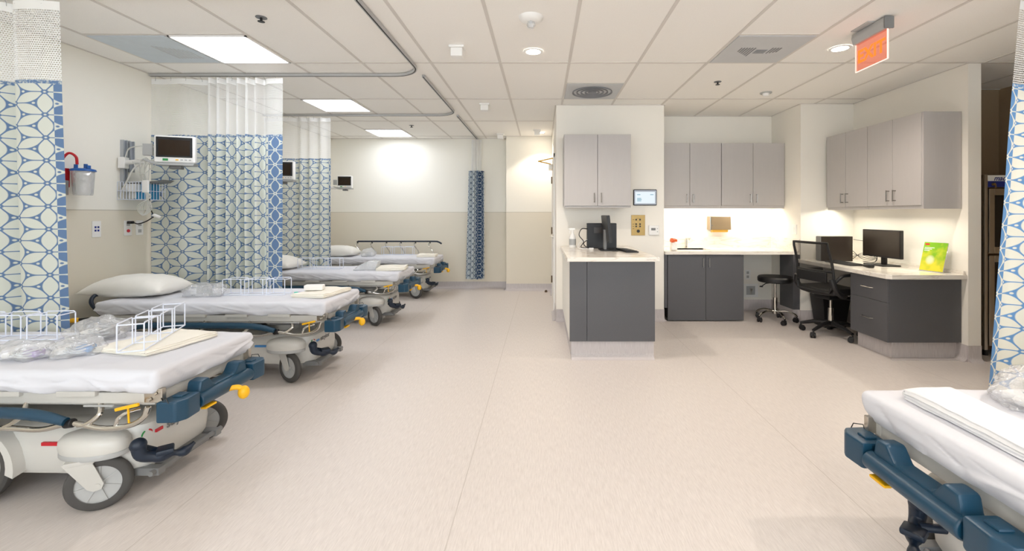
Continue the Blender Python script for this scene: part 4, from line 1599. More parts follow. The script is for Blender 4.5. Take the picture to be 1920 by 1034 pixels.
bag('supply_bag', 'round clear bag on the farthest stretcher, right of its pillow', (-2.78, 7.06, ZM), 0, (0.12, 0.09, 0.085), seed=26, accent='white')
# clear wedge on the third stretcher
t = thing('clear_tray', 'translucent grey plastic wedge shaped tray on the third stretcher', 'plastic tray', (-2.13, 5.36, ZM), R(4))
MB().prism([(-0.15, 0.0), (0.12, 0.0), (0.15, 0.10), (0.04, 0.115), (-0.08, 0.06)], 'y', -0.07, 0.08, 0.01).build('tray_shell', 'hardclear', t)
MB().prism([(-0.10, 0.01), (0.09, 0.01), (0.11, 0.07), (0.03, 0.08)], 'y', -0.03, 0.04, 0.008).build('white_insert', 'white', t)
# small white box and teal-purple cap
zz = ZM + 0.034
t = tag(MB().soft((0.075, 0.035, 0.022), 0.008, (5, 4, 2), None, (0, 0, 0.022)).build('white_packet', 'white', None, (-1.93, 3.74, zz)), 'small white packet resting on the second stretcher blanket', 'packet')
t.rotation_euler = (0, 0, R(8))
for lab, loc in (('teal and purple capped tube beside the packet on the second stretcher', (-2.045, 3.70, ZM + 0.013)),
                 ('teal and purple capped tube beside the blanket on the third stretcher', (-2.035, 5.55, ZM + 0.013))):
    t = thing('capped_tube', lab, 'capped tube', loc, R(20), 'teal and purple capped tubes')
    MB().cyl((-0.03, 0, 0), (0.0, 0, 0), 0.0125, bev=0.003).build('teal_cap', 'teal', t)
    MB().cyl((0.0, 0, 0), (0.035, 0, 0), 0.0115, bev=0.003).build('purple_body', 'purple', t)


# ------------------------------------------------------------------ left wall equipment
def monitor_arm(label, loc, w_, h_, rz, tray=True, arm_to=None, group='patient monitors on the left wall'):
    t = thing('patient_monitor', label, 'patient monitor', loc, rz, group)
    MB().box((-w_ / 2, -0.03, -h_ / 2), (w_ / 2, 0.03, h_ / 2), 0.014, seg=3).build('housing', 'white', t)
    MB().box((-w_ * 0.44, -0.034, -h_ * 0.30), (w_ * 0.44, -0.028, h_ * 0.44), 0.003).build('bezel', 'black', t)
    MB().box((-w_ * 0.38, -0.036, -h_ * 0.24), (w_ * 0.38, -0.033, h_ * 0.34)).build('screen', 'screen', t)
    k = MB()
    for i in range(3):
        k.box((w_ * (0.15 + 0.1 * i), -0.033, -h_ * 0.41), (w_ * (0.21 + 0.1 * i), -0.029, -h_ * 0.37))
    k.build('buttons', 'lgrey', t)
    MB().box((w_ * 0.03, -0.033, -h_ * 0.41), (w_ * 0.10, -0.029, -h_ * 0.37)).build('alarm_button', 'yellow', t)
    MB().box((-w_ * 0.28, -0.0325, -h_ * 0.43), (-w_ * 0.15, -0.0295, -h_ * 0.35)).build('green_label', 'green', t)
    MB().prism([(-w_ * 0.75, -h_ * 0.42), (-w_ * 0.45, -h_ * 0.60), (w_ * 0.46, -h_ * 0.60), (w_ * 0.5, -h_ * 0.51), (-w_ * 0.4, -h_ * 0.51), (-w_ * 0.72, -h_ * 0.38)], 'y', -0.04, 0.07, 0.003).build('tray', 'lgrey', t)
    MB().box((-w_ * 0.15, -0.02, -h_ * 0.72), (w_ * 0.15, 0.05, -h_ * 0.60), 0.006).build('tray_clamp', 'mgrey', t)
    if arm_to:
        a = Vector((XL - loc[0] + 0.012, arm_to[1], arm_to[2]))
        a = Matrix.Rotation(-rz, 3, 'Z') @ a
        MB().tube([(-w_ * 0.6, 0.03, -h_ * 0.5), ((a.x - w_ * 0.6) / 2, (a.y + 0.02) / 2 + 0.02, -h_ * 0.45), a], 0.02, n=12).box((a.x - 0.01, a.y - 0.04, a.z - 0.05), (a.x + 0.04, a.y + 0.04, a.z + 0.05), 0.006).build('support_arm', 'white', t)
        MB().box((-w_ * 0.80, 0.0, -h_ * 0.25), (-w_ * 0.56, 0.03, h_ * 0.18), 0.005).build('side_module', 'lgrey', t)
    return t


monitor_arm('large tilted patient monitor in front of the wide curtain', (-3.262, 3.93, 1.885), 0.30, 0.240, R(20), arm_to=(-0.415, -0.02, -0.12))
m2 = monitor_arm('patient monitor half hidden behind the edge of the wide curtain', (-3.27, 5.55, 1.86), 0.30, 0.235, R(8), arm_to=(-0.50, 0.12, -0.12))
monitor_arm('small patient monitor at the far end of the left wall', (-3.24, 7.25, 1.84), 0.235, 0.20, R(6), arm_to=(-0.47, 0.03, -0.1))

t = thing('wall_channel', 'pair of vertical aluminium mounting channels on the left wall', 'wall rail', (XL, 3.965, 1.31), 0)
for (a, b, zb_) in ((-0.055, -0.012, 0.25), (0.005, 0.055, 0.38)):
    m = MB()
    m.box((0, a, zb_), (0.012, b, 0.66)).box((0.012, a, zb_), (0.03, a + 0.010, 0.66)).box((0.012, b - 0.010, zb_), (0.03, b, 0.66))
    m.build('channel', 'alu', t)
MB().box((0.03, -0.06, 0.20), (0.14, 0.075, 0.27), 0.008).build('white_bracket', 'white', t)
MB().box((0.03, -0.02, 0.14), (0.10, 0.06, 0.20), 0.008).build('cuff_holder', 'cable', t)
MB().prism([(0.02, 0.28), (0.30, 0.30), (0.34, 0.31), (0.30, 0.285), (0.02, 0.26)], 'y', -0.01, 0.12, 0.002).build('shelf_plate', 'mgrey', t)

t = thing('wire_basket', 'white wire basket holding a blue box on the left wall', 'wire basket', (XL, 4.0, 1.44), 0)
m = MB()
L_, W_, H_ = 0.22, 0.24, 0.155
r = 0.0025
for z_ in (0.0, H_ * 0.5, H_):
    m.tube([(0.006, -W_ / 2, z_), (L_, -W_ / 2, z_), (L_, W_ / 2, z_), (0.006, W_ / 2, z_)], r, n=6, closed=True)
for k in range(9):
    y_ = -W_ / 2 + W_ * k / 8
    m.tube([(0.006, y_, H_), (0.006, y_, 0), (L_, y_, 0), (L_, y_, H_)], r, n=6)
for k in range(1, 8):
    x_ = 0.006 + (L_ - 0.006) * k / 8
    for sg in (-1, 1):
        m.tube([(x_, sg * W_ / 2, 0), (x_, sg * W_ / 2, H_)], r, n=6)
m.build('basket', 'wire', t)
tag(MB().box((0, 0, 0), (0.12, 0.13, 0.14), 0.003).build('glove_box', 'boxblue', None, (XL + 0.07, 3.96, 1.4435)), 'blue carton standing inside the wall basket', 'box')

# loops of lead wires hanging from the monitor bracket
t = thing('cable_bundle', 'looped pale monitor cables hanging beside the wall basket', 'cables', (-3.50, 3.90, 1.76), 0)
m = MB()
r_ = random.Random(5)
for k in range(9):
    a = -0.05 + 0.012 * k
    w2 = 0.02 + 0.006 * k
    m.tube(smooth_path([(0, 0, 0.05), (a, -0.01 * (k % 3), 0.02), (a - w2 * 0.3, -0.01 * (k % 4), -0.07), (a * 0.6, -0.012, -0.16 - 0.01 * (k % 3)), (0.012, -0.01, -0.20)], 6), 0.0035, n=6)
for k in range(5):
    m.tube(smooth_path([(0.01, -0.02, -0.24), (0.02 + 0.01 * k, -0.02, -0.3), (-0.01 - 0.008 * k, -0.01 * k, -0.38), (-0.03, 0, -0.46), (0.01 + 0.01 * k, 0, -0.40), (0.01, -0.01, -0.28)], 6), 0.003, n=6)
m.build('lead_wires', 'cable', t)
MB().box((-0.012, -0.03, -0.26), (0.04, -0.008, -0.15), 0.006).build('adapter', 'white', t)
m = MB()
m.tube(smooth_path([(-0.20, 0.02, 0.06), (-0.15, 0, 0.13), (-0.05, -0.01, 0.15), (0.06, -0.02, 0.145), (0.12, 0, 0.13)], 6), 0.0055, n=8)
m.tube(smooth_path([(-0.24, 0.0, -0.30), (-0.16, -0.02, -0.18), (-0.09, -0.02, -0.05), (-0.02, 0, 0.01)], 6), 0.007, n=8)
m.tube(smooth_path([(-0.12, 0.0, 0.02), (-0.02, -0.03, -0.10), (0.06, -0.02, -0.05), (0.10, 0, 0.0)], 6), 0.004, n=8)
m.build('hoses', 'cable', t)
t = thing('sensor_plug', 'black plugged cord with a white end over the right wall outlet', 'cord', (XL, 3.98, 1.235), 0)
MB().box((0.008, -0.018, -0.012), (0.05, 0.018, 0.014), 0.006).build('plug', 'black', t)
MB().tube(smooth_path([(0.05, 0, 0), (0.10, 0.0, -0.012), (0.15, 0.02, 0.01), (0.20, 0.02, 0.04), (0.235, 0.0, 0.06), (0.235, -0.03, 0.13), (0.24, -0.05, 0.25)], 6), 0.005, n=8).build('cord', 'black', t)
MB().box((0.235, -0.02, 0.045), (0.30, 0.01, 0.072), 0.010, rot=Matrix.Rotation(R(20), 4, 'Y')).build('white_sensor', 'white', t)

# suction canister
t = thing('suction_canister', 'clear suction canister with blue lid in a red holder on the left wall', 'suction canister', (XL, 3.50, 1.46), 0)
MB().lathe([(0, 0.0), (0.055, 0.0), (0.058, 0.01), (0.068, 0.19), (0.0, 0.19)], (0.10, 0, 0)).build('cup', 'hardclear', t)
MB().lathe([(0, 0.215), (0.05, 0.213), (0.074, 0.205), (0.078, 0.190), (0.0, 0.188)], (0.10, 0, 0)).cyl((0.10, 0.02, 0.21), (0.10, 0.02, 0.25), 0.012).cyl((0.15, -0.01, 0.21), (0.15, -0.01, 0.235), 0.016).cyl((0.09, -0.045, 0.21), (0.09, -0.045, 0.24), 0.012).build('lid', 'blue_s', t)
MB().box((0.0, -0.13, 0.06), (0.03, -0.03, 0.21), 0.006).box((0.03, -0.10, 0.0), (0.05, -0.06, 0.10), 0.004).build('holder', 'red_s', t)
MB().tube(smooth_path([(0.02, -0.09, 0.20), (0.025, -0.085, 0.27), (0.06, -0.07, 0.325), (0.095, -0.05, 0.30), (0.10, -0.045, 0.24)], 8), 0.009, n=12).build('red_hose', 'red_s', t)
MB().cyl((0.04, -0.11, 0.0), (0.04, -0.11, 0.11), 0.04, 0.045).build('regulator_cup', 'mgrey', t)


def outlet(label, y, kind):
    t = thing('wall_outlet', label, 'outlet', (XL, y, 1.185), 0, 'wall outlets below the left rail line')
    MB().box((0, -0.037, -0.068), (0.007, 0.037, 0.068), 0.003).build('cover_plate', 'white', t)
    if kind == 'data':
        for dy in (-0.012, 0.012):
            for dz in (-0.012, 0.016):
                MB().box((0.0065, dy - 0.007, dz - 0.008), (0.009, dy + 0.007, dz + 0.008)).build('data_jack', 'deepblue', t)
    elif kind == 'red':
        MB().cyl((0.006, 0, -0.025), (0.012, 0, -0.025), 0.014).build('red_socket', 'red', t)
        MB().box((0.0065, -0.016, 0.02), (0.009, 0.016, 0.048), 0.002).build('socket', 'lgrey', t)
    else:
        MB().box((0.0065, -0.016, -0.045), (0.009, 0.016, -0.015), 0.002).box((0.0065, -0.016, 0.015), (0.009, 0.016, 0.045), 0.002).build('socket', 'lgrey', t)
    return t


outlet('white wall plate with four blue data jacks', 3.70, 'data')
outlet('white wall outlet with a red socket and a black plug', 3.98, 'red')
outlet('white double wall outlet closest to the wide curtain', 4.095, 'double')


# ------------------------------------------------------------------ cabinets
def handle(parent, p, axis='z', length=0.11, out=(0, -1, 0), name='handle', flat=False):
    p = Vector(p)
    o = Vector(out)
    d = {'z': Vector((0, 0, 1)), 'y': Vector((0, 1, 0)), 'x': Vector((1, 0, 0))}[axis] * length / 2
    if flat:
        m = MB().tube([p - d, p - d * 0.9 + o * 0.02, p + d * 0.9 + o * 0.02, p + d], 0.006, n=8)
    else:
        m = MB().tube([p - d * 0.86, p - d * 0.86 + o * 0.03, p - d + o * 0.031, p + d + o * 0.031, p + d * 0.86 + o * 0.03, p + d * 0.86], 0.0048, n=8)
    return m.build(name, 'handle', parent)


UG = 'grey wall cabinets'


def wall_cabinet(label, x0, x1, yb, yf, z0, z1, drop=0.03, hz=0.075):
    """doors face -y"""
    t = thing('wall_cabinet', label, 'wall cabinet', (x0, yb, z0), 0, UG)
    W, D, H = x1 - x0, yb - yf, z1 - z0
    MB().box((0, -D + 0.02, 0), (W, 0, H)).build('body', 'upper', t)
    MB().box((0, -D + 0.018, -drop), (W, -D + 0.036, 0)).build('light_valance', 'upper', t)
    for k in range(2):
        a, b = W * k / 2 + 0.0022, W * (k + 1) / 2 - 0.0022
        d = MB().box((a, -D, 0.002), (b, -D + 0.019, H), 0.0015, seg=1).build('door', 'upper', t)
        hx = (b - 0.038) if k == 0 else (a + 0.038)
        handle(d, (hx, -D, 0.02 + hz))
    return t


wall_cabinet('pale grey two-door wall cabinet above the island computer', 0.25, 1.02, 5.405, 5.08, 1.405, 2.23, 0.02)
wall_cabinet('left two-door wall cabinet over the sink', 1.495, 2.31, 6.025, 5.70, 1.42, 2.23, 0.035)
wall_cabinet('right two-door wall cabinet over the sink counter, above the stool', 2.313, 3.127, 6.025, 5.70, 1.42, 2.23, 0.035)


def side_cabinet(label, y0, y1, endpanel=False):
    """doors face -x, on the right wall"""
    X0, X1 = 3.765, 3.42
    t = thing('wall_cabinet', label, 'wall cabinet', (X0, y0, 1.39), 0, UG)
    W, D, H = y1 - y0, X0 - X1, 0.845
    MB().box((-D + 0.02, 0, 0), (0, W, H)).build('body', 'upper', t)
    MB().box((-D + 0.018, 0.0, -0.03), (-D + 0.036, W, 0)).build('light_valance', 'upper', t)
    if endpanel:
        MB().box((-D + 0.004, -0.018, -0.03), (0, 0, H)).build('end_panel', 'upper', t)
    for k in range(2):
        a, b = W * k / 2 + 0.0022, W * (k + 1) / 2 - 0.0022
        d = MB().box((-D, a, 0.002), (-D + 0.019, b, H), 0.0015, seg=1).build('door', 'upper', t)
        hy = (b - 0.038) if k == 0 else (a + 0.038)
        handle(d, (-D, hy, 0.10), out=(-1, 0, 0))
    return t


side_cabinet('wall cabinet above the desk computer, farther of the two on the right wall', 4.650, 5.315)
side_cabinet('wall cabinet with a wide end panel, above the green leaflet', 3.985, 4.648, True)


def strip_light(label, x0, x1, y, z, ax='x', watts=STRIP_W, tilt=0):
    L_ = x1 - x0
    if ax == 'x':
        t = thing('under_cabinet_light', label, 'strip light', ((x0 + x1) / 2, y, z), 0, 'strip lights under the wall cabinets')
        MB().box((-L_ / 2, -0.03, -0.014), (L_ / 2, 0.03, 0), 0.003).build('housing', 'white', t)
        light('lamp', 'AREA', (0, 0, -0.018), (R(tilt), 0, 0), watts, (1, 0.93, 0.80), t, shape='RECTANGLE', size=L_, size_y=0.04)
    else:
        t = thing('under_cabinet_light', label, 'strip light', (y, (x0 + x1) / 2, z), 0, 'strip lights under the wall cabinets')
        MB().box((-0.03, -L_ / 2, -0.014), (0.03, L_ / 2, 0), 0.003).build('housing', 'white', t)
        light('lamp', 'AREA', (0, 0, -0.018), (0, R(tilt), 0), watts, (1, 0.93, 0.78), t, shape='RECTANGLE', size=0.04, size_y=L_)
    return t


strip_light('strip light under the left sink cabinet', 1.6, 2.25, 5.80, 1.419, tilt=20)
strip_light('strip light under the right sink cabinet', 2.4, 3.05, 5.80, 1.419, tilt=20)
strip_light('strip light under the far desk cabinet', 4.70, 5.25, 3.52, 1.389, 'y', tilt=20)
strip_light('strip light under the near desk cabinet', 4.03, 4.60, 3.52, 1.389, 'y', tilt=20)

# island
t = thing('island_cabinet', 'charcoal island base cabinet below the island countertop', 'island', (0.245, 3.97, 0), 0)
MB().box((0.004, 0.02, 0.165), (0.763, 1.438, 0.884)).build('body', 'dark', t)
MB().box((0.0, 0.018, 0.165), (0.0035, 1.438, 0.884)).build('side_panel', 'wall', t)
MB().box((0.0, 0, 0.165), (0.154, 0.019, 0.884), 0.001, seg=1).build('front_panel', 'dark', t)
MB().box((0.157, 0, 0.165), (0.767, 0.019, 0.884), 0.001, seg=1).build('front_panel', 'dark', t)
MB().box((0.017, 0.035, 0), (0.765, 1.438, 0.165)).build('toe_kick', 'base', t)
MB().prism([(0.0, 0.0), (0.05, 0.0), (0.05, 0.05), (0.04, 0.02), (0.02, 0.005)], 'x', 0.017, 0.765).build('cove', 'base', t, (0, -0.015, 0))
tag(MB().box((0.222, 3.93, 0.886), (1.046, 5.408, 0.924), 0.004).build('countertop', 'stone'), 'pale stone countertop of the island', 'countertop')

# sink run
t = thing('sink_cabinet', 'charcoal two-door cabinet under the sink counter', 'base cabinet', (1.53, 5.39, 0), 0)
MB().box((0.01, 0.02, 0.03), (0.92, 0.60, 0.809)).build('body', 'dark', t)
for k in range(2):
    a, b = (0.0015, 0.4635) if k == 0 else (0.4665, 0.928)
    d = MB().box((a, 0, 0.012), (b, 0.019, 0.812), 0.0015, seg=1).build('door', 'dark', t)
    handle(d, ((b - 0.035) if k == 0 else (a + 0.035), 0, 0.72))
tag(MB().box((1.493, 5.40, 0.165), (1.527, 5.42, 0.818), 0.001).build('filler_panel', 'dark'), 'narrow charcoal filler strip left of the sink cabinet', 'filler panel')
t = thing('support_panel', 'narrow charcoal panel carrying the right end of the sink counter', 'support panel', (3.045, 5.365, 0), 0)
MB().box((0, 0, 0.15), (0.083, 0.30, 0.818), 0.002).build('panel', 'dark', t)
MB().box((0.0, 0.004, 0), (0.083, 0.30, 0.15)).build('toe_base', 'base', t)
t = thing('sink_countertop', 'pale veined stone counter with backsplash in the alcove', 'countertop', (0, 0, 0), 0)
m = MB()
SXa, SXb, SYa, SYb = 1.72, 2.14, 5.56, 5.88
m.box((1.493, 5.355, 0.82), (SXa, 6.027, 0.858)).box((SXb, 5.355, 0.82), (3.127, 6.027, 0.858)).box((SXa, 5.355, 0.82), (SXb, SYa, 0.858)).box((SXa, SYb, 0.82), (SXb, 6.027, 0.858))
m.build('counter_slab', 'stone', t)
MB().box((1.493, 6.006, 0.858), (3.127, 6.027, 1.003)).build('backsplash', 'stone', t)
MB().box((3.107, 5.365, 0.858), (3.127, 6.006, 1.003)).build('backsplash', 'stone', t)
m = MB()
m.box((SXa, SYa, 0.832), (SXb, SYb, 0.838)).box((SXa - .004, SYa, 0.815), (SXa, SYb, 0.857)).box((SXb, SYa, 0.815), (SXb + .004, SYb, 0.857)).box((SXa, SYa - .004, 0.815), (SXb, SYa, 0.857)).box((SXa, SYb, 0.815), (SXb, SYb + .004, 0.857))
m.build('basin', 'white', t)
t = thing('faucet', 'chrome faucet standing behind the sink', 'faucet', (1.93, 5.93, 0.859), 0)
MB().cyl((0, 0, 0), (0, 0, 0.11), 0.016, bev=0.003).tube(smooth_path([(0, 0, 0.10), (0, -0.02, 0.125), (0, -0.10, 0.125), (0, -0.13, 0.11)]), 0.011).build('spout', 'chrome', t)
MB().box((-0.006, -0.05, 0.125), (0.05, 0.012, 0.135), 0.003).build('lever', 'chrome', t)
t = thing('towel_dispenser', 'stainless paper towel dispenser on the wall over the sink counter', 'towel dispenser', (2.245, 6.03, 1.07), 0)
MB().prism([(0.0, 0.03), (0.0, 0.21), (-0.10, 0.21), (-0.115, 0.03)], 'x', 0, 0.285, 0.004).build('housing', 'wsteel', t, (0, 0, 0))
MB().box((0.003, -0.118, 0.03), (0.018, -0.0985, 0.205), 0.002).build('end_trim', 'chrome', t)
MB().prism([(-0.02, 0.03), (-0.10, 0.03), (-0.095, 0.0), (-0.04, -0.005)], 'x', 0.04, 0.25, 0.003).build('paper_towel', 'gold', t)
MB().cyl((0.03, -0.125, 0.09), (0.03, -0.10, 0.09), 0.006).build('lock', 'mgrey', t)
t = thing('supply_pouch', 'small orange and white pouch on the counter left of the sink', 'pouch', (1.64, 5.52, 0.859), 0)
MB().soft((0.035, 0.05, 0.05), 0.02, (5, 5, 4), lambda p: p + Vector((0.01, 0.006, 0)) * noise.noise(p * 28), (0, 0, 0.05)).build('white_bag', 'white', t)
MB().soft((0.04, 0.04, 0.022), 0.015, (5, 5, 3), lambda p: p + Vector((0.01, 0.01, 0.012)) * noise.noise(p * 30), (0.0, 0, 0.125)).build('orange_top', 'orange', t)


def plate(name, label, cat, lo, hi, extra=None, group=None):
    t = thing(name, label, cat, ((lo[0] + hi[0]) / 2, (lo[1] + hi[1]) / 2, (lo[2] + hi[2]) / 2), 0, group)
    c = t.location
    MB().box(Vector(lo) - c, Vector(hi) - c, 0.002).build('cover_plate', 'white', t)
    if extra:
        for (n_, a, b, mm) in extra:
            MB().box(a, b, 0.001).build(n_, mm, t)
    return t


plate('light_switch', 'white double light switch above the right end of the backsplash', 'light switch', (3.122, 5.43, 1.06), (3.1295, 5.53, 1.18),
      [('rocker', (-0.007, -0.035, -0.035), (-0.003, -0.004, 0.035), 'white'), ('rocker', (-0.007, 0.004, -0.035), (-0.003, 0.035, 0.035), 'white')])
plate('wall_outlet', 'white outlet in the knee space behind the stool', 'outlet', (2.76, 6.022, 0.42), (2.84, 6.0295, 0.55),
      [('socket', (-0.016, -0.007, 0.01), (0.016, -0.003, 0.045), 'lgrey'), ('socket', (-0.016, -0.007, -0.045), (0.016, -0.003, -0.01), 'lgrey')])
t = thing('valve_box', 'white recessed valve box low in the knee space', 'valve box', (2.84, 6.03, 0.27), 0)
m = MB()
for q in ((-0.10, -0.09, 0.10, -0.06), (-0.10, 0.06, 0.10, 0.09), (-0.10, -0.06, -0.06, 0.06), (0.06, -0.06, 0.10, 0.06)):
    m.box((q[0], -0.012, q[1]), (q[2], 0, q[3]), 0.002)
m.build('frame', 'white', t)
MB().box((-0.06, -0.004, -0.06), (0.06, 0, 0.06)).build('recess', 'lgrey', t)
MB().cyl((0, -0.01, -0.055), (0, -0.01, 0.0), 0.008).cyl((0, -0.012, 0.0), (0, -0.03, 0.0), 0.013).box((-0.02, -0.032, 0.015), (0.02, -0.01, 0.03), 0.004).build('valve', 'steel', t)

# desk
t = thing('drawer_pedestal', 'charcoal two-drawer pedestal under the near end of the desk', 'drawer unit', (3.10, 3.97, 0), 0)
MB().box((0.02, 0.019, 0.155), (0.665, 0.475, 0.728)).build('body', 'dark', t)
MB().box((0.02, 0.0, 0.155), (0.667, 0.019, 0.728), 0.001, seg=1).build('end_panel', 'dark', t)
for (z0, z1, nm) in ((0.155, 0.51, 'drawer'), (0.513, 0.726, 'drawer')):
    d = MB().box((0.0, 0.0, z0), (0.0195, 0.475, z1), 0.0015, seg=1).build(nm, 'dark', t)
    handle(d, (0.0, 0.24, (z0 + z1) / 2), 'y', 0.13, (-1, 0, 0), flat=True)
MB().box((0.075, 0.045, 0), (0.665, 0.475, 0.155)).build('toe_kick', 'base', t)
MB().prism([(0.03, 3.945 - 3.97), (0.665, 3.945 - 3.97), (0.665, 0.06), (0.075, 0.06), (0.03, 0.0)], 'z', 0.0, 0.004).build('cove_foot', 'base', t)
t = thing('desk_worktop', 'pale stone desk worktop along the right wall', 'desk top', (0, 0, 0), 0)
MB().prism([(3.07, 5.345), (3.765, 5.345), (3.765, 3.915), (3.10, 3.915), (3.07, 3.95)], 'z', 0.730, 0.770, 0.003).build('slab', 'stone', t)
MB().box((3.748, 3.93, 0.770), (3.765, 5.345, 0.80)).build('upstand', 'stone', t)

# ------------------------------------------------------------------ computers
ZD = 0.7705
t = thing('computer_tower', 'black computer tower at the far end of the desk', 'computer', (3.385, 5.12, ZD), R(-4))
MB().box((-0.175, -0.05, 0.0), (0.175, 0.05, 0.285), 0.004).build('case', 'screeng', t)
MB().box((-0.182, -0.048, 0.003), (-0.174, 0.048, 0.282), 0.002).build('front_bezel', 'mgrey', t)


def monitor(label, loc, rz, w_, h_, lift, tilt=0):
    t = thing('computer_monitor', label, 'monitor', loc, rz)
    # faces local -x
    mt = Matrix.Translation((0, 0, lift)) @ Matrix.Rotation(R(tilt), 4, 'Y')
    MB(mt).box((-0.012, -w_ / 2, 0), (0.022, w_ / 2, h_), 0.005).build('housing', 'black', t)
    MB(mt).box((-0.0135, -w_ / 2 + 0.012, 0.018), (-0.0115, w_ / 2 - 0.012, h_ - 0.012)).build('screen', 'screeng', t)
    MB().box((0.015, -0.03, 0.01), (0.04, 0.03, lift + 0.12), 0.005).build('neck', 'black', t)
    MB().box((-0.10, -0.13, 0.0), (0.10, 0.13, 0.012), 0.004).build('foot', 'black', t)
    return t


monitor('flat monitor standing on the desk, left of the green leaflet', (3.58, 4.66, ZD), R(3), 0.49, 0.29, 0.085)


def keyboard(label, loc, rz, L_=0.42, W_=0.14):
    t = thing('keyboard', label, 'keyboard', loc, rz, 'black keyboards')
    MB().prism([(-W_ / 2, 0), (W_ / 2, 0), (W_ / 2, 0.02), (-W_ / 2, 0.01)], 'y', -L_ / 2, L_ / 2, 0.003).build('keyboard_case', 'black', t)
    k = MB()
    for i in range(5):
        for j in range(15):
            x0 = -W_ / 2 + 0.012 + i * (W_ - 0.024) / 5
            y0 = -L_ / 2 + 0.012 + j * (L_ - 0.024) / 15
            z0 = 0.010 + (x0 + W_ / 2) / W_ * 0.01
            k.box((x0, y0, z0), (x0 + (W_ - 0.024) / 5 - 0.003, y0 + (L_ - 0.024) / 15 - 0.003, z0 + 0.005))
    k.build('keys', 'black', t)
    return t


keyboard('black keyboard on the desk before the monitor', (3.27, 4.80, ZD), 0)
t = tag(MB().soft((0.03, 0.052, 0.016), 0.014, (4, 6, 2), lambda p: Vector((p.x, p.y, p.z * (1 - 0.25 * p.y / 0.052))), (0, 0, 0.017)).build('mouse', 'black', None, (3.30, 4.47, ZD)), 'black mouse beside the desk keyboard', 'mouse')
t = thing('cable_bundle', 'tangled black cables between desk monitor and tower', 'cables', (3.60, 4.93, ZD), 0)
m = MB()
m.tube(smooth_path([(-0.03, 0.14, 0.25), (0.02, 0.10, 0.24), (0.06, 0.0, 0.235)], 5), 0.003, n=6)
for k in range(4):
    m.tube(smooth_path([(-0.05, 0.12, 0.12 - 0.03 * k), (0.0, 0.05, 0.04 + 0.02 * k), (0.03, -0.05, 0.03 + 0.015 * k), (0.06, -0.10, 0.06 + 0.01 * k), (0.09, -0.02, 0.005), (0.05, 0.1, 0.005)], 6), 0.003, n=6)
m.build('cords', 'black', t)
# leaflet stand
t = thing('leaflet_stand', 'green and yellow leaflet in a slanted clear stand on the desk', 'leaflet', (3.64, 4.14, ZD), R(10))
mt = Matrix.Rotation(R(14), 4, 'Y')
MB(mt).box((-0.002, -0.108, 0.004), (0.002, 0.108, 0.283)).build('clear_holder', 'hardclear', t)
MB(mt).box((-0.0045, -0.105, 0.008), (-0.0025, 0.105, 0.28)).build('leaflet_print', 'poster', t)
MB(mt).box((-0.0052, 0.055, 0.252), (-0.0044, 0.095, 0.268)).build('red_logo', 'red', t)
m = MB(mt)
for k, ww in enumerate((0.09, 0.07, 0.05)):
    m.box((-0.0052, 0.095 - ww, 0.225 - 0.014 * k), (-0.0044, 0.095, 0.230 - 0.014 * k))
m.build('text_lines', 'white', t)
MB().box((-0.01, -0.108, 0.0), (0.09, 0.108, 0.003)).build('holder_foot', 'hardclear', t)
plate('wall_outlet', 'pair of white outlets on the wall behind the desk monitor', 'outlet', (3.763, 4.70, 1.02), (3.7695, 4.95, 1.10))

# island computer
ZI = 0.9245
t = thing('computer_tower', 'small black computer tower on the island counter', 'computer', (0.67, 5.02, ZI), R(0))
MB().box((-0.165, -0.04, 0.0), (0.165, 0.04, 0.285), 0.005).build('case', 'black', t)
MB().box((-0.09, -0.043, 0.17), (0.06, -0.039, 0.24), 0.002).build('rear_panel', 'screeng', t)
MB().box((0.160, -0.038, 0.004), (0.168, 0.038, 0.28), 0.002).build('front_bezel', 'mgrey', t)
t = thing('computer_monitor', 'black monitor on the island seen edge-on, tilted back', 'monitor', (0.70, 4.72, ZI), 0)
mt = Matrix.Translation((0, 0, 0.09)) @ Matrix.Rotation(R(-5), 4, 'Y')
MB(mt).box((-0.02, -0.22, 0), (0.012, 0.22, 0.285), 0.006).build('housing', 'black', t)
MB(mt).box((0.0115, -0.208, 0.015), (0.0135, 0.208, 0.27)).build('screen', 'screeng', t)
MB().box((-0.045, -0.04, 0.01), (-0.018, 0.04, 0.22), 0.005).build('neck', 'mgrey', t)
MB().box((-0.09, -0.12, 0.0), (0.09, 0.12, 0.012), 0.004).build('foot', 'black', t)
k2 = keyboard('black keyboard on the island counter', (0.88, 4.62, ZI), R(188), 0.38, 0.13)
t = thing('cable_bundle', 'black and white cords left of the island computer', 'cables', (0.46, 4.93, ZI), 0)
MB().tube(smooth_path([(0.05, 0.04, 0.22), (-0.02, 0.02, 0.22), (-0.05, 0.0, 0.15), (0.0, 0.0, 0.08), (-0.03, 0, 0.02), (0.03, 0, 0.008)], 6), 0.005, n=8).tube(smooth_path([(0.05, 0.03, 0.10), (0.0, 0.0, 0.06), (0.03, -0.02, 0.02), (0.06, 0.0, 0.06)], 6), 0.005, n=8).build('black_cord', 'black', t)
MB().tube(smooth_path([(0.05, 0.03, 0.10), (-0.04, 0.0, 0.07), (-0.06, -0.02, 0.01), (0.02, -0.06, 0.006), (0.08, -0.1, 0.006)], 6), 0.004, n=8).box((0.05, -0.12, 0.0), (0.10, -0.09, 0.018), 0.004).build('white_cord', 'white', t)
t = thing('spray_bottle', 'white spray bottle at the back left of the island', 'spray bottle', (0.35, 5.12, ZI), 0)
MB().lathe([(0, 0), (0.037, 0.0), (0.039, 0.01), (0.039, 0.11), (0.030, 0.14), (0.014, 0.165), (0.013, 0.185), (0, 0.185)]).build('bottle', 'white', t)
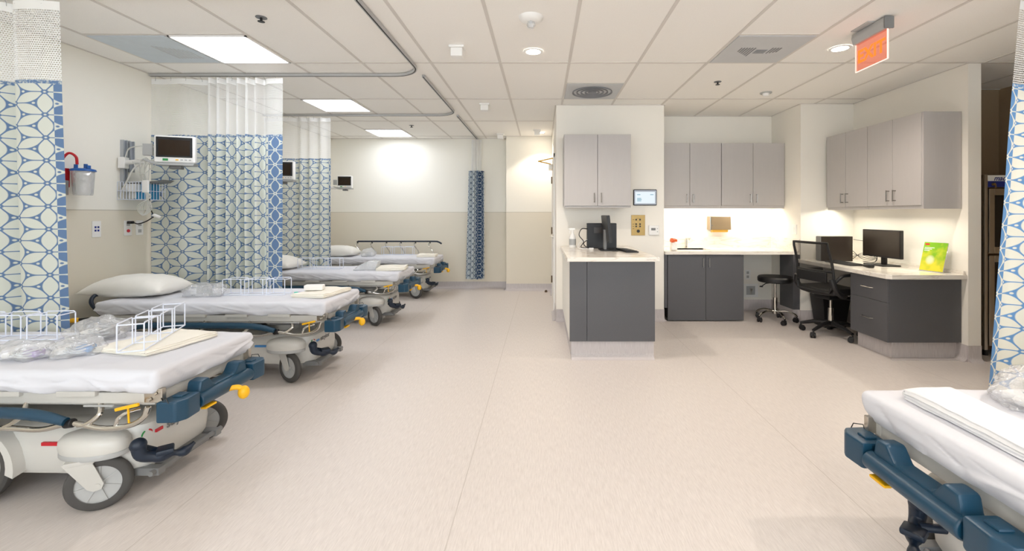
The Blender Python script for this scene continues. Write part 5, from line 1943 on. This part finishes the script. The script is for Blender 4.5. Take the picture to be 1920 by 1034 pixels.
MB().cyl((0, 0, 0.18), (0, 0, 0.20), 0.016).box((-0.035, -0.011, 0.20), (0.03, 0.011, 0.225), 0.005).box((-0.05, -0.006, 0.208), (-0.033, 0.006, 0.22), 0.003).tube([(-0.025, 0, 0.20), (-0.035, 0, 0.18), (-0.033, 0, 0.16)], 0.004, n=8).build('trigger_head', 'white', t)
MB().lathe([(0.0398, 0.03), (0.0398, 0.10), (0.0392, 0.10), (0.0392, 0.03)]).build('label_band', 'lgrey', t)

# wall devices on the island wall
YW = 5.41
t = thing('touch_panel', 'glowing touch screen with black frame on the island wall', 'touch screen', (1.255, YW, 1.515), 0)
MB().box((-0.143, -0.022, -0.098), (0.143, 0, 0.098), 0.010, seg=3).build('frame', 'black', t)
MB().box((-0.134, -0.0235, -0.088), (0.134, -0.0215, 0.088)).build('border', 'lcdbar', t)
MB().box((-0.122, -0.0245, -0.072), (0.118, -0.0233, 0.068)).build('screen', 'lcd', t)
m = MB()
for (a, b, z_) in ((-0.10, -0.06, 0.034), (0.06, 0.10, 0.034), (-0.10, -0.05, -0.012), (-0.10, -0.045, -0.027), (-0.10, -0.05, -0.042)):
    m.box((a, -0.0250, z_ - 0.004), (b, -0.0244, z_ + 0.004))
m.build('screen_text', 'lcdtext', t)
t = thing('medical_gas_panel', 'brass plate with dark round buttons on the island wall', 'control panel', (1.172, YW, 1.175), 0)
MB().box((-0.084, -0.008, -0.125), (0.084, 0, 0.125), 0.002).build('brass_plate', 'brass', t)
for (a, b) in ((-0.025, 0.068), (0.022, 0.068), (-0.025, 0.014), (0.022, 0.014), (-0.025, -0.014), (0.022, -0.014)):
    MB().cyl((a, -0.014, b), (a, -0.007, b), 0.010, n=16).build('button', 'black', t)
MB().cyl((0.0, -0.018, -0.072), (0.0, -0.007, -0.072), 0.019, n=20).build('key_switch', 'black', t)
m = MB()
for b in (0.068, 0.014, -0.014, -0.042):
    m.box((-0.068, -0.0085, b - 0.003), (-0.050, -0.0078, b + 0.003))
m.box((-0.02, -0.0085, 0.085), (0.035, -0.0078, 0.088))
m.build('engraving', 'dsteel', t)
MB().box((-0.008, -0.0085, -0.048), (-0.004, -0.0078, -0.034)).build('yellow_mark', 'yellow', t)
t = thing('thermostat', 'white thermostat beside the brass button plate', 'thermostat', (1.362, YW, 1.115), 0)
MB().box((-0.064, -0.024, -0.06), (0.064, 0, 0.06), 0.008, seg=3).build('housing', 'white', t)
MB().box((-0.035, -0.0255, -0.002), (0.018, -0.0235, 0.026)).build('display', 'mgrey', t)
MB().box((0.036, -0.026, 0.012), (0.046, -0.023, 0.024), 0.002).box((0.036, -0.026, -0.024), (0.046, -0.023, -0.012), 0.002).build('buttons', 'lgrey', t)

# ------------------------------------------------------------------ far door in the side wall
t = struct(thing('door_1', None, None, (0.17, 6.0, 0), 0))
MB().box((-0.02, 0.0, 0), (0, 0.05, 2.14), 0.002).box((-0.02, 1.02, 0), (0, 1.07, 2.14), 0.002).box((-0.02, 0.0, 2.09), (0, 1.07, 2.14), 0.002).build('door_frame', 'white', t)
MB().box((-0.012, 0.053, 0.01), (-0.001, 1.017, 2.087), 0.001).build('door_leaf', 'wall', t)
m = MB()
m.cyl((-0.012, 0.12, 1.0), (-0.03, 0.12, 1.0), 0.026).tube([(-0.03, 0.12, 1.0), (-0.055, 0.12, 1.0), (-0.055, 0.24, 1.0)], 0.009, n=8)
m.build('door_handle', 'steel', t)
for z_ in (0.28, 1.05, 1.85):
    MB().box((-0.032, 1.005, z_ - 0.055), (-0.012, 1.03, z_ + 0.055), 0.002).build('hinge', 'dsteel', t)
MB().box((-0.075, 0.62, 1.99), (-0.012, 0.90, 2.06), 0.006).build('closer_body', 'steel', t)
MB().tube([(-0.045, 0.68, 2.07), (-0.23, 0.50, 2.09), (-0.02, 0.30, 2.11)], 0.009, n=8).build('closer_arm', 'gold', t)
tag(MB().lathe([(0, 0), (0.022, 0.0), (0.022, 0.02), (0.014, 0.035), (0, 0.038)]).build('door_stop', 'dsteel', None, (0.06, 7.42, 0)), 'small dark door stop on the floor near the far door', 'door stop')

# ------------------------------------------------------------------ office chair
t = thing('office_chair', 'black mesh-back office chair at the desk', 'office chair', (3.12, 4.78, 0), R(13))
# faces +x
b = MB()
for k in range(5):
    a = 2 * PI * k / 5 + R(36 + 12)
    d = Vector((math.cos(a), math.sin(a), 0))
    b.tube([d * 0.02 + Vector((0, 0, 0.135)), d * 0.16 + Vector((0, 0, 0.125)), d * 0.29 + Vector((0, 0, 0.085))], 0.02, n=10, rad=[0.028, 0.022, 0.015])
b.cyl((0, 0, 0.10), (0, 0, 0.16), 0.035)
b.build('star_base', 'black', t)


def caster(parent, p, a, m='black', r=0.027):
    rm = Matrix.Translation(p) @ Matrix.Rotation(a, 4, 'Z')
    k = MB(rm)
    for sd in (-1, 1):
        k.cyl((-0.015, sd * 0.006, r), (-0.015, sd * 0.025, r), r, n=20, bev=0.004)
    k.cyl((0, 0, r), (0, 0, p[2] if p[2] > 0.03 else 0.085), 0.008)
    k.box((-0.03, -0.024, r * 1.3), (0.008, 0.024, r * 2.2), 0.006)
    return k.build('caster', m, parent)


for k in range(5):
    a = 2 * PI * k / 5 + R(36 + 12)
    caster(t, (0.29 * math.cos(a), 0.29 * math.sin(a), 0), a + 0.8)
MB().cyl((0, 0, 0.15), (0, 0, 0.30), 0.026).cyl((0, 0, 0.30), (0, 0, 0.42), 0.014).build('gas_column', 'chrome', t)
MB().box((-0.12, -0.10, 0.40), (0.12, 0.10, 0.445), 0.012).tube([(0.0, -0.09, 0.42), (0.05, -0.2, 0.415)], 0.006, n=8).build('tilt_mechanism', 'black', t)


def seatfn(p):
    q = p.copy()
    if p.x > 0.15:
        q.z -= (p.x - 0.15) ** 2 * 1.2
    q.z += 0.02 * (p.y / 0.24) ** 2
    return q


MB().soft((0.235, 0.24, 0.035), 0.03, (12, 12, 2), seatfn, (0.03, 0, 0.485)).build('seat', 'black', t, sharp=80)
# back: frame outline bent in profile


def bp(y, s):
    """s 0 bottom .. 1 top of the backrest"""
    z = 0.50 + 0.51 * s
    x_ = -0.215 - 0.05 * s + 0.07 * math.exp(-((s - 0.28) / 0.22) ** 2) * 0 - 0.06 * math.sin(PI * min(1, s * 1.1)) * (-0.5)
    x_ += -0.03 * (1 - (y / 0.24) ** 2)
    return Vector((x_, y, z))


def wid(s):
    return 0.20 + 0.035 * math.sin(PI * min(1, s / 0.55)) if s < 0.35 else 0.232 - 0.012 * (s - 0.35) / 0.65


loop = []
for k in range(13):
    s = k / 12
    loop.append(bp(-wid(s), s))
for k in range(1, 8):
    y_ = -wid(1) + 2 * wid(1) * k / 8
    loop.append(bp(y_, 1.0))
for k in range(13):
    s = 1 - k / 12
    loop.append(bp(wid(s), s))
for k in range(1, 8):
    y_ = wid(0) - 2 * wid(0) * k / 8
    loop.append(bp(y_, 0.0))
m = MB().tube(loop, 0.013, n=10, closed=True)
m.tube([bp(-wid(0.42), 0.42), bp(0, 0.42), bp(wid(0.42), 0.42)], 0.012)
m.build('back_frame', 'black', t)
b = bmesh.new()
rows = []
for j in range(13):
    s = j / 12
    rows.append([b.verts.new(bp(wid(s) * (-1 + 2 * i / 12), s)) for i in range(13)])
for j in range(12):
    for i in range(12):
        b.faces.new((rows[j][i], rows[j][i + 1], rows[j + 1][i + 1], rows[j + 1][i]))
m = MB()
m._merge(b)
m.build('mesh_backrest', 'mesh', t, sharp=80)
MB().box((-0.26, -0.19, 0.60), (-0.235, 0.19, 0.71), 0.01).build('lumbar_pad', 'black', t)
for s in (-1, 1):
    ar = MB()
    ar.tube(smooth_path([(-0.20, s * 0.235, 0.60), (-0.16, s * 0.265, 0.66), (-0.10, s * 0.27, 0.682), (0.10, s * 0.27, 0.685), (0.16, s * 0.27, 0.68)]), 0.016, n=10)
    ar.tube(smooth_path([(-0.22, s * 0.225, 0.64), (-0.20, s * 0.245, 0.55), (-0.13, s * 0.24, 0.48), (-0.03, s * 0.20, 0.455)]), 0.028, n=10)
    ar.build('armrest', 'black', t)

# ------------------------------------------------------------------ stool
t = thing('stool', 'round black stool with chrome star base under the sink counter', 'stool', (2.85, 5.41, 0), R(-40))
MB().lathe([(0, 0), (0.185, 0), (0.195, 0.012), (0.197, 0.05), (0.185, 0.068), (0.10, 0.075), (0, 0.076)], (0, 0, 0.482), 40).build('seat', 'black', t)
MB().cyl((0, 0, 0.12), (0, 0, 0.29), 0.025).cyl((0, 0, 0.29), (0, 0, 0.47), 0.013).build('gas_column', 'chrome', t)
MB().tube([(0.0, 0, 0.475), (-0.09, -0.06, 0.46), (-0.13, -0.09, 0.425)], 0.006, n=8).box((-0.15, -0.11, 0.415), (-0.115, -0.08, 0.43), 0.004).build('height_lever', 'black', t)
MB().box((-0.07, -0.07, 0.468), (0.07, 0.07, 0.481), 0.003).build('seat_plate', 'black', t)
b = MB()
for k in range(5):
    a = 2 * PI * k / 5 + R(20)
    d = Vector((math.cos(a), math.sin(a), 0))
    b.tube(smooth_path([d * 0.02 + Vector((0, 0, 0.12)), d * 0.12 + Vector((0, 0, 0.13)), d * 0.20 + Vector((0, 0, 0.105)), d * 0.235 + Vector((0, 0, 0.075))]), 0.013, n=10)
b.cyl((0, 0, 0.095), (0, 0, 0.14), 0.035)
b.build('star_base', 'chrome', t)
for k in range(5):
    a = 2 * PI * k / 5 + R(20)
    caster(t, (0.235 * math.cos(a), 0.235 * math.sin(a), 0), a + 0.5)

# waste bin under the desk
t = thing('waste_bin', 'black waste bin with a white liner under the desk', 'waste bin', (3.37, 5.18, 0), 0)
m = MB()
b = bmesh.new()
A = [b.verts.new(p) for p in ((-0.12, -0.10, 0.002), (0.12, -0.10, 0.002), (0.12, 0.10, 0.002), (-0.12, 0.10, 0.002))]
B = [b.verts.new(p) for p in ((-0.16, -0.13, 0.38), (0.16, -0.13, 0.38), (0.16, 0.13, 0.38), (-0.16, 0.13, 0.38))]
Ci = [b.verts.new(p) for p in ((-0.15, -0.12, 0.38), (0.15, -0.12, 0.38), (0.15, 0.12, 0.38), (-0.15, 0.12, 0.38))]
D = [b.verts.new(p) for p in ((-0.11, -0.09, 0.02), (0.11, -0.09, 0.02), (0.11, 0.09, 0.02), (-0.11, 0.09, 0.02))]
b.faces.new(A)
b.faces.new(D)
for i in range(4):
    j = (i + 1) % 4
    b.faces.new((A[i], A[j], B[j], B[i]))
    b.faces.new((B[i], B[j], Ci[j], Ci[i]))
    b.faces.new((Ci[i], Ci[j], D[j], D[i]))
bmesh.ops.recalc_face_normals(b, faces=b.faces)
m._merge(b)
m.build('bin_body', 'black', t)
pts = []
for k in range(40):
    a = 2 * PI * k / 40
    q = max(abs(math.cos(a)) / 0.163, abs(math.sin(a)) / 0.133)
    pts.append((math.cos(a) / q, math.sin(a) / q, 0.383 + 0.012 * math.sin(k * 2.3)))
MB().tube(pts, 0.008, n=8, closed=True).build('liner', 'white', t)

# ------------------------------------------------------------------ blood refrigerator in the corridor
t = thing('medical_refrigerator', 'tall steel medical refrigerator with glass doors behind the right wall end', 'refrigerator', (4.06, 4.05, 0), 0)
MB().box((0.0, 0.03, 0.06), (0.70, 0.64, 1.675), 0.004).build('cabinet', 'dsteel', t)
MB().box((0.035, 0.012, 1.56), (0.69, 0.03, 1.67), 0.003).build('header', 'white', t)
MB().box((0.037, 0.010, 1.56), (0.69, 0.0125, 1.615)).build('blue_band', 'deepblue', t)
MB().box((0.004, 0.008, 0.06), (0.034, 0.03, 1.675), 0.003).build('corner_post', 'steel', t)
text('lettering', 'mac', 0.065, 'deepblue', t, Matrix.Translation((0.145, 0.0112, 1.64)) @ Matrix.Rotation(R(90), 4, 'X'), 0.0006, bold=0.001, shear=0.3)
MB().cyl((0.08, 0.010, 1.585), (0.08, -0.01, 1.585), 0.012).box((0.082, -0.014, 1.55), (0.09, -0.01, 1.585)).build('key_lock', 'brass', t)
for (z0, z1) in ((0.10, 0.93), (0.95, 1.545)):
    m = MB()
    m.box((0.04, 0.0, z0), (0.09, 0.028, z1), 0.003).box((0.64, 0.0, z0), (0.69, 0.028, z1), 0.003).box((0.09, 0.0, z0), (0.64, 0.028, z0 + 0.06), 0.003).box((0.09, 0.0, z1 - 0.06), (0.64, 0.028, z1), 0.003)
    d = m.build('glass_door', 'steel', t)
    MB().box((0.09, 0.010, z0 + 0.06), (0.64, 0.020, z1 - 0.06)).build('pane', 'glass', d)
for (a, b_) in ((0.03, 0.06), (0.61, 0.06), (0.03, 0.58), (0.61, 0.58)):
    MB().cyl((a + 0.03, b_, 0.0), (a + 0.03, b_, 0.06), 0.022).build('foot', 'black', t)
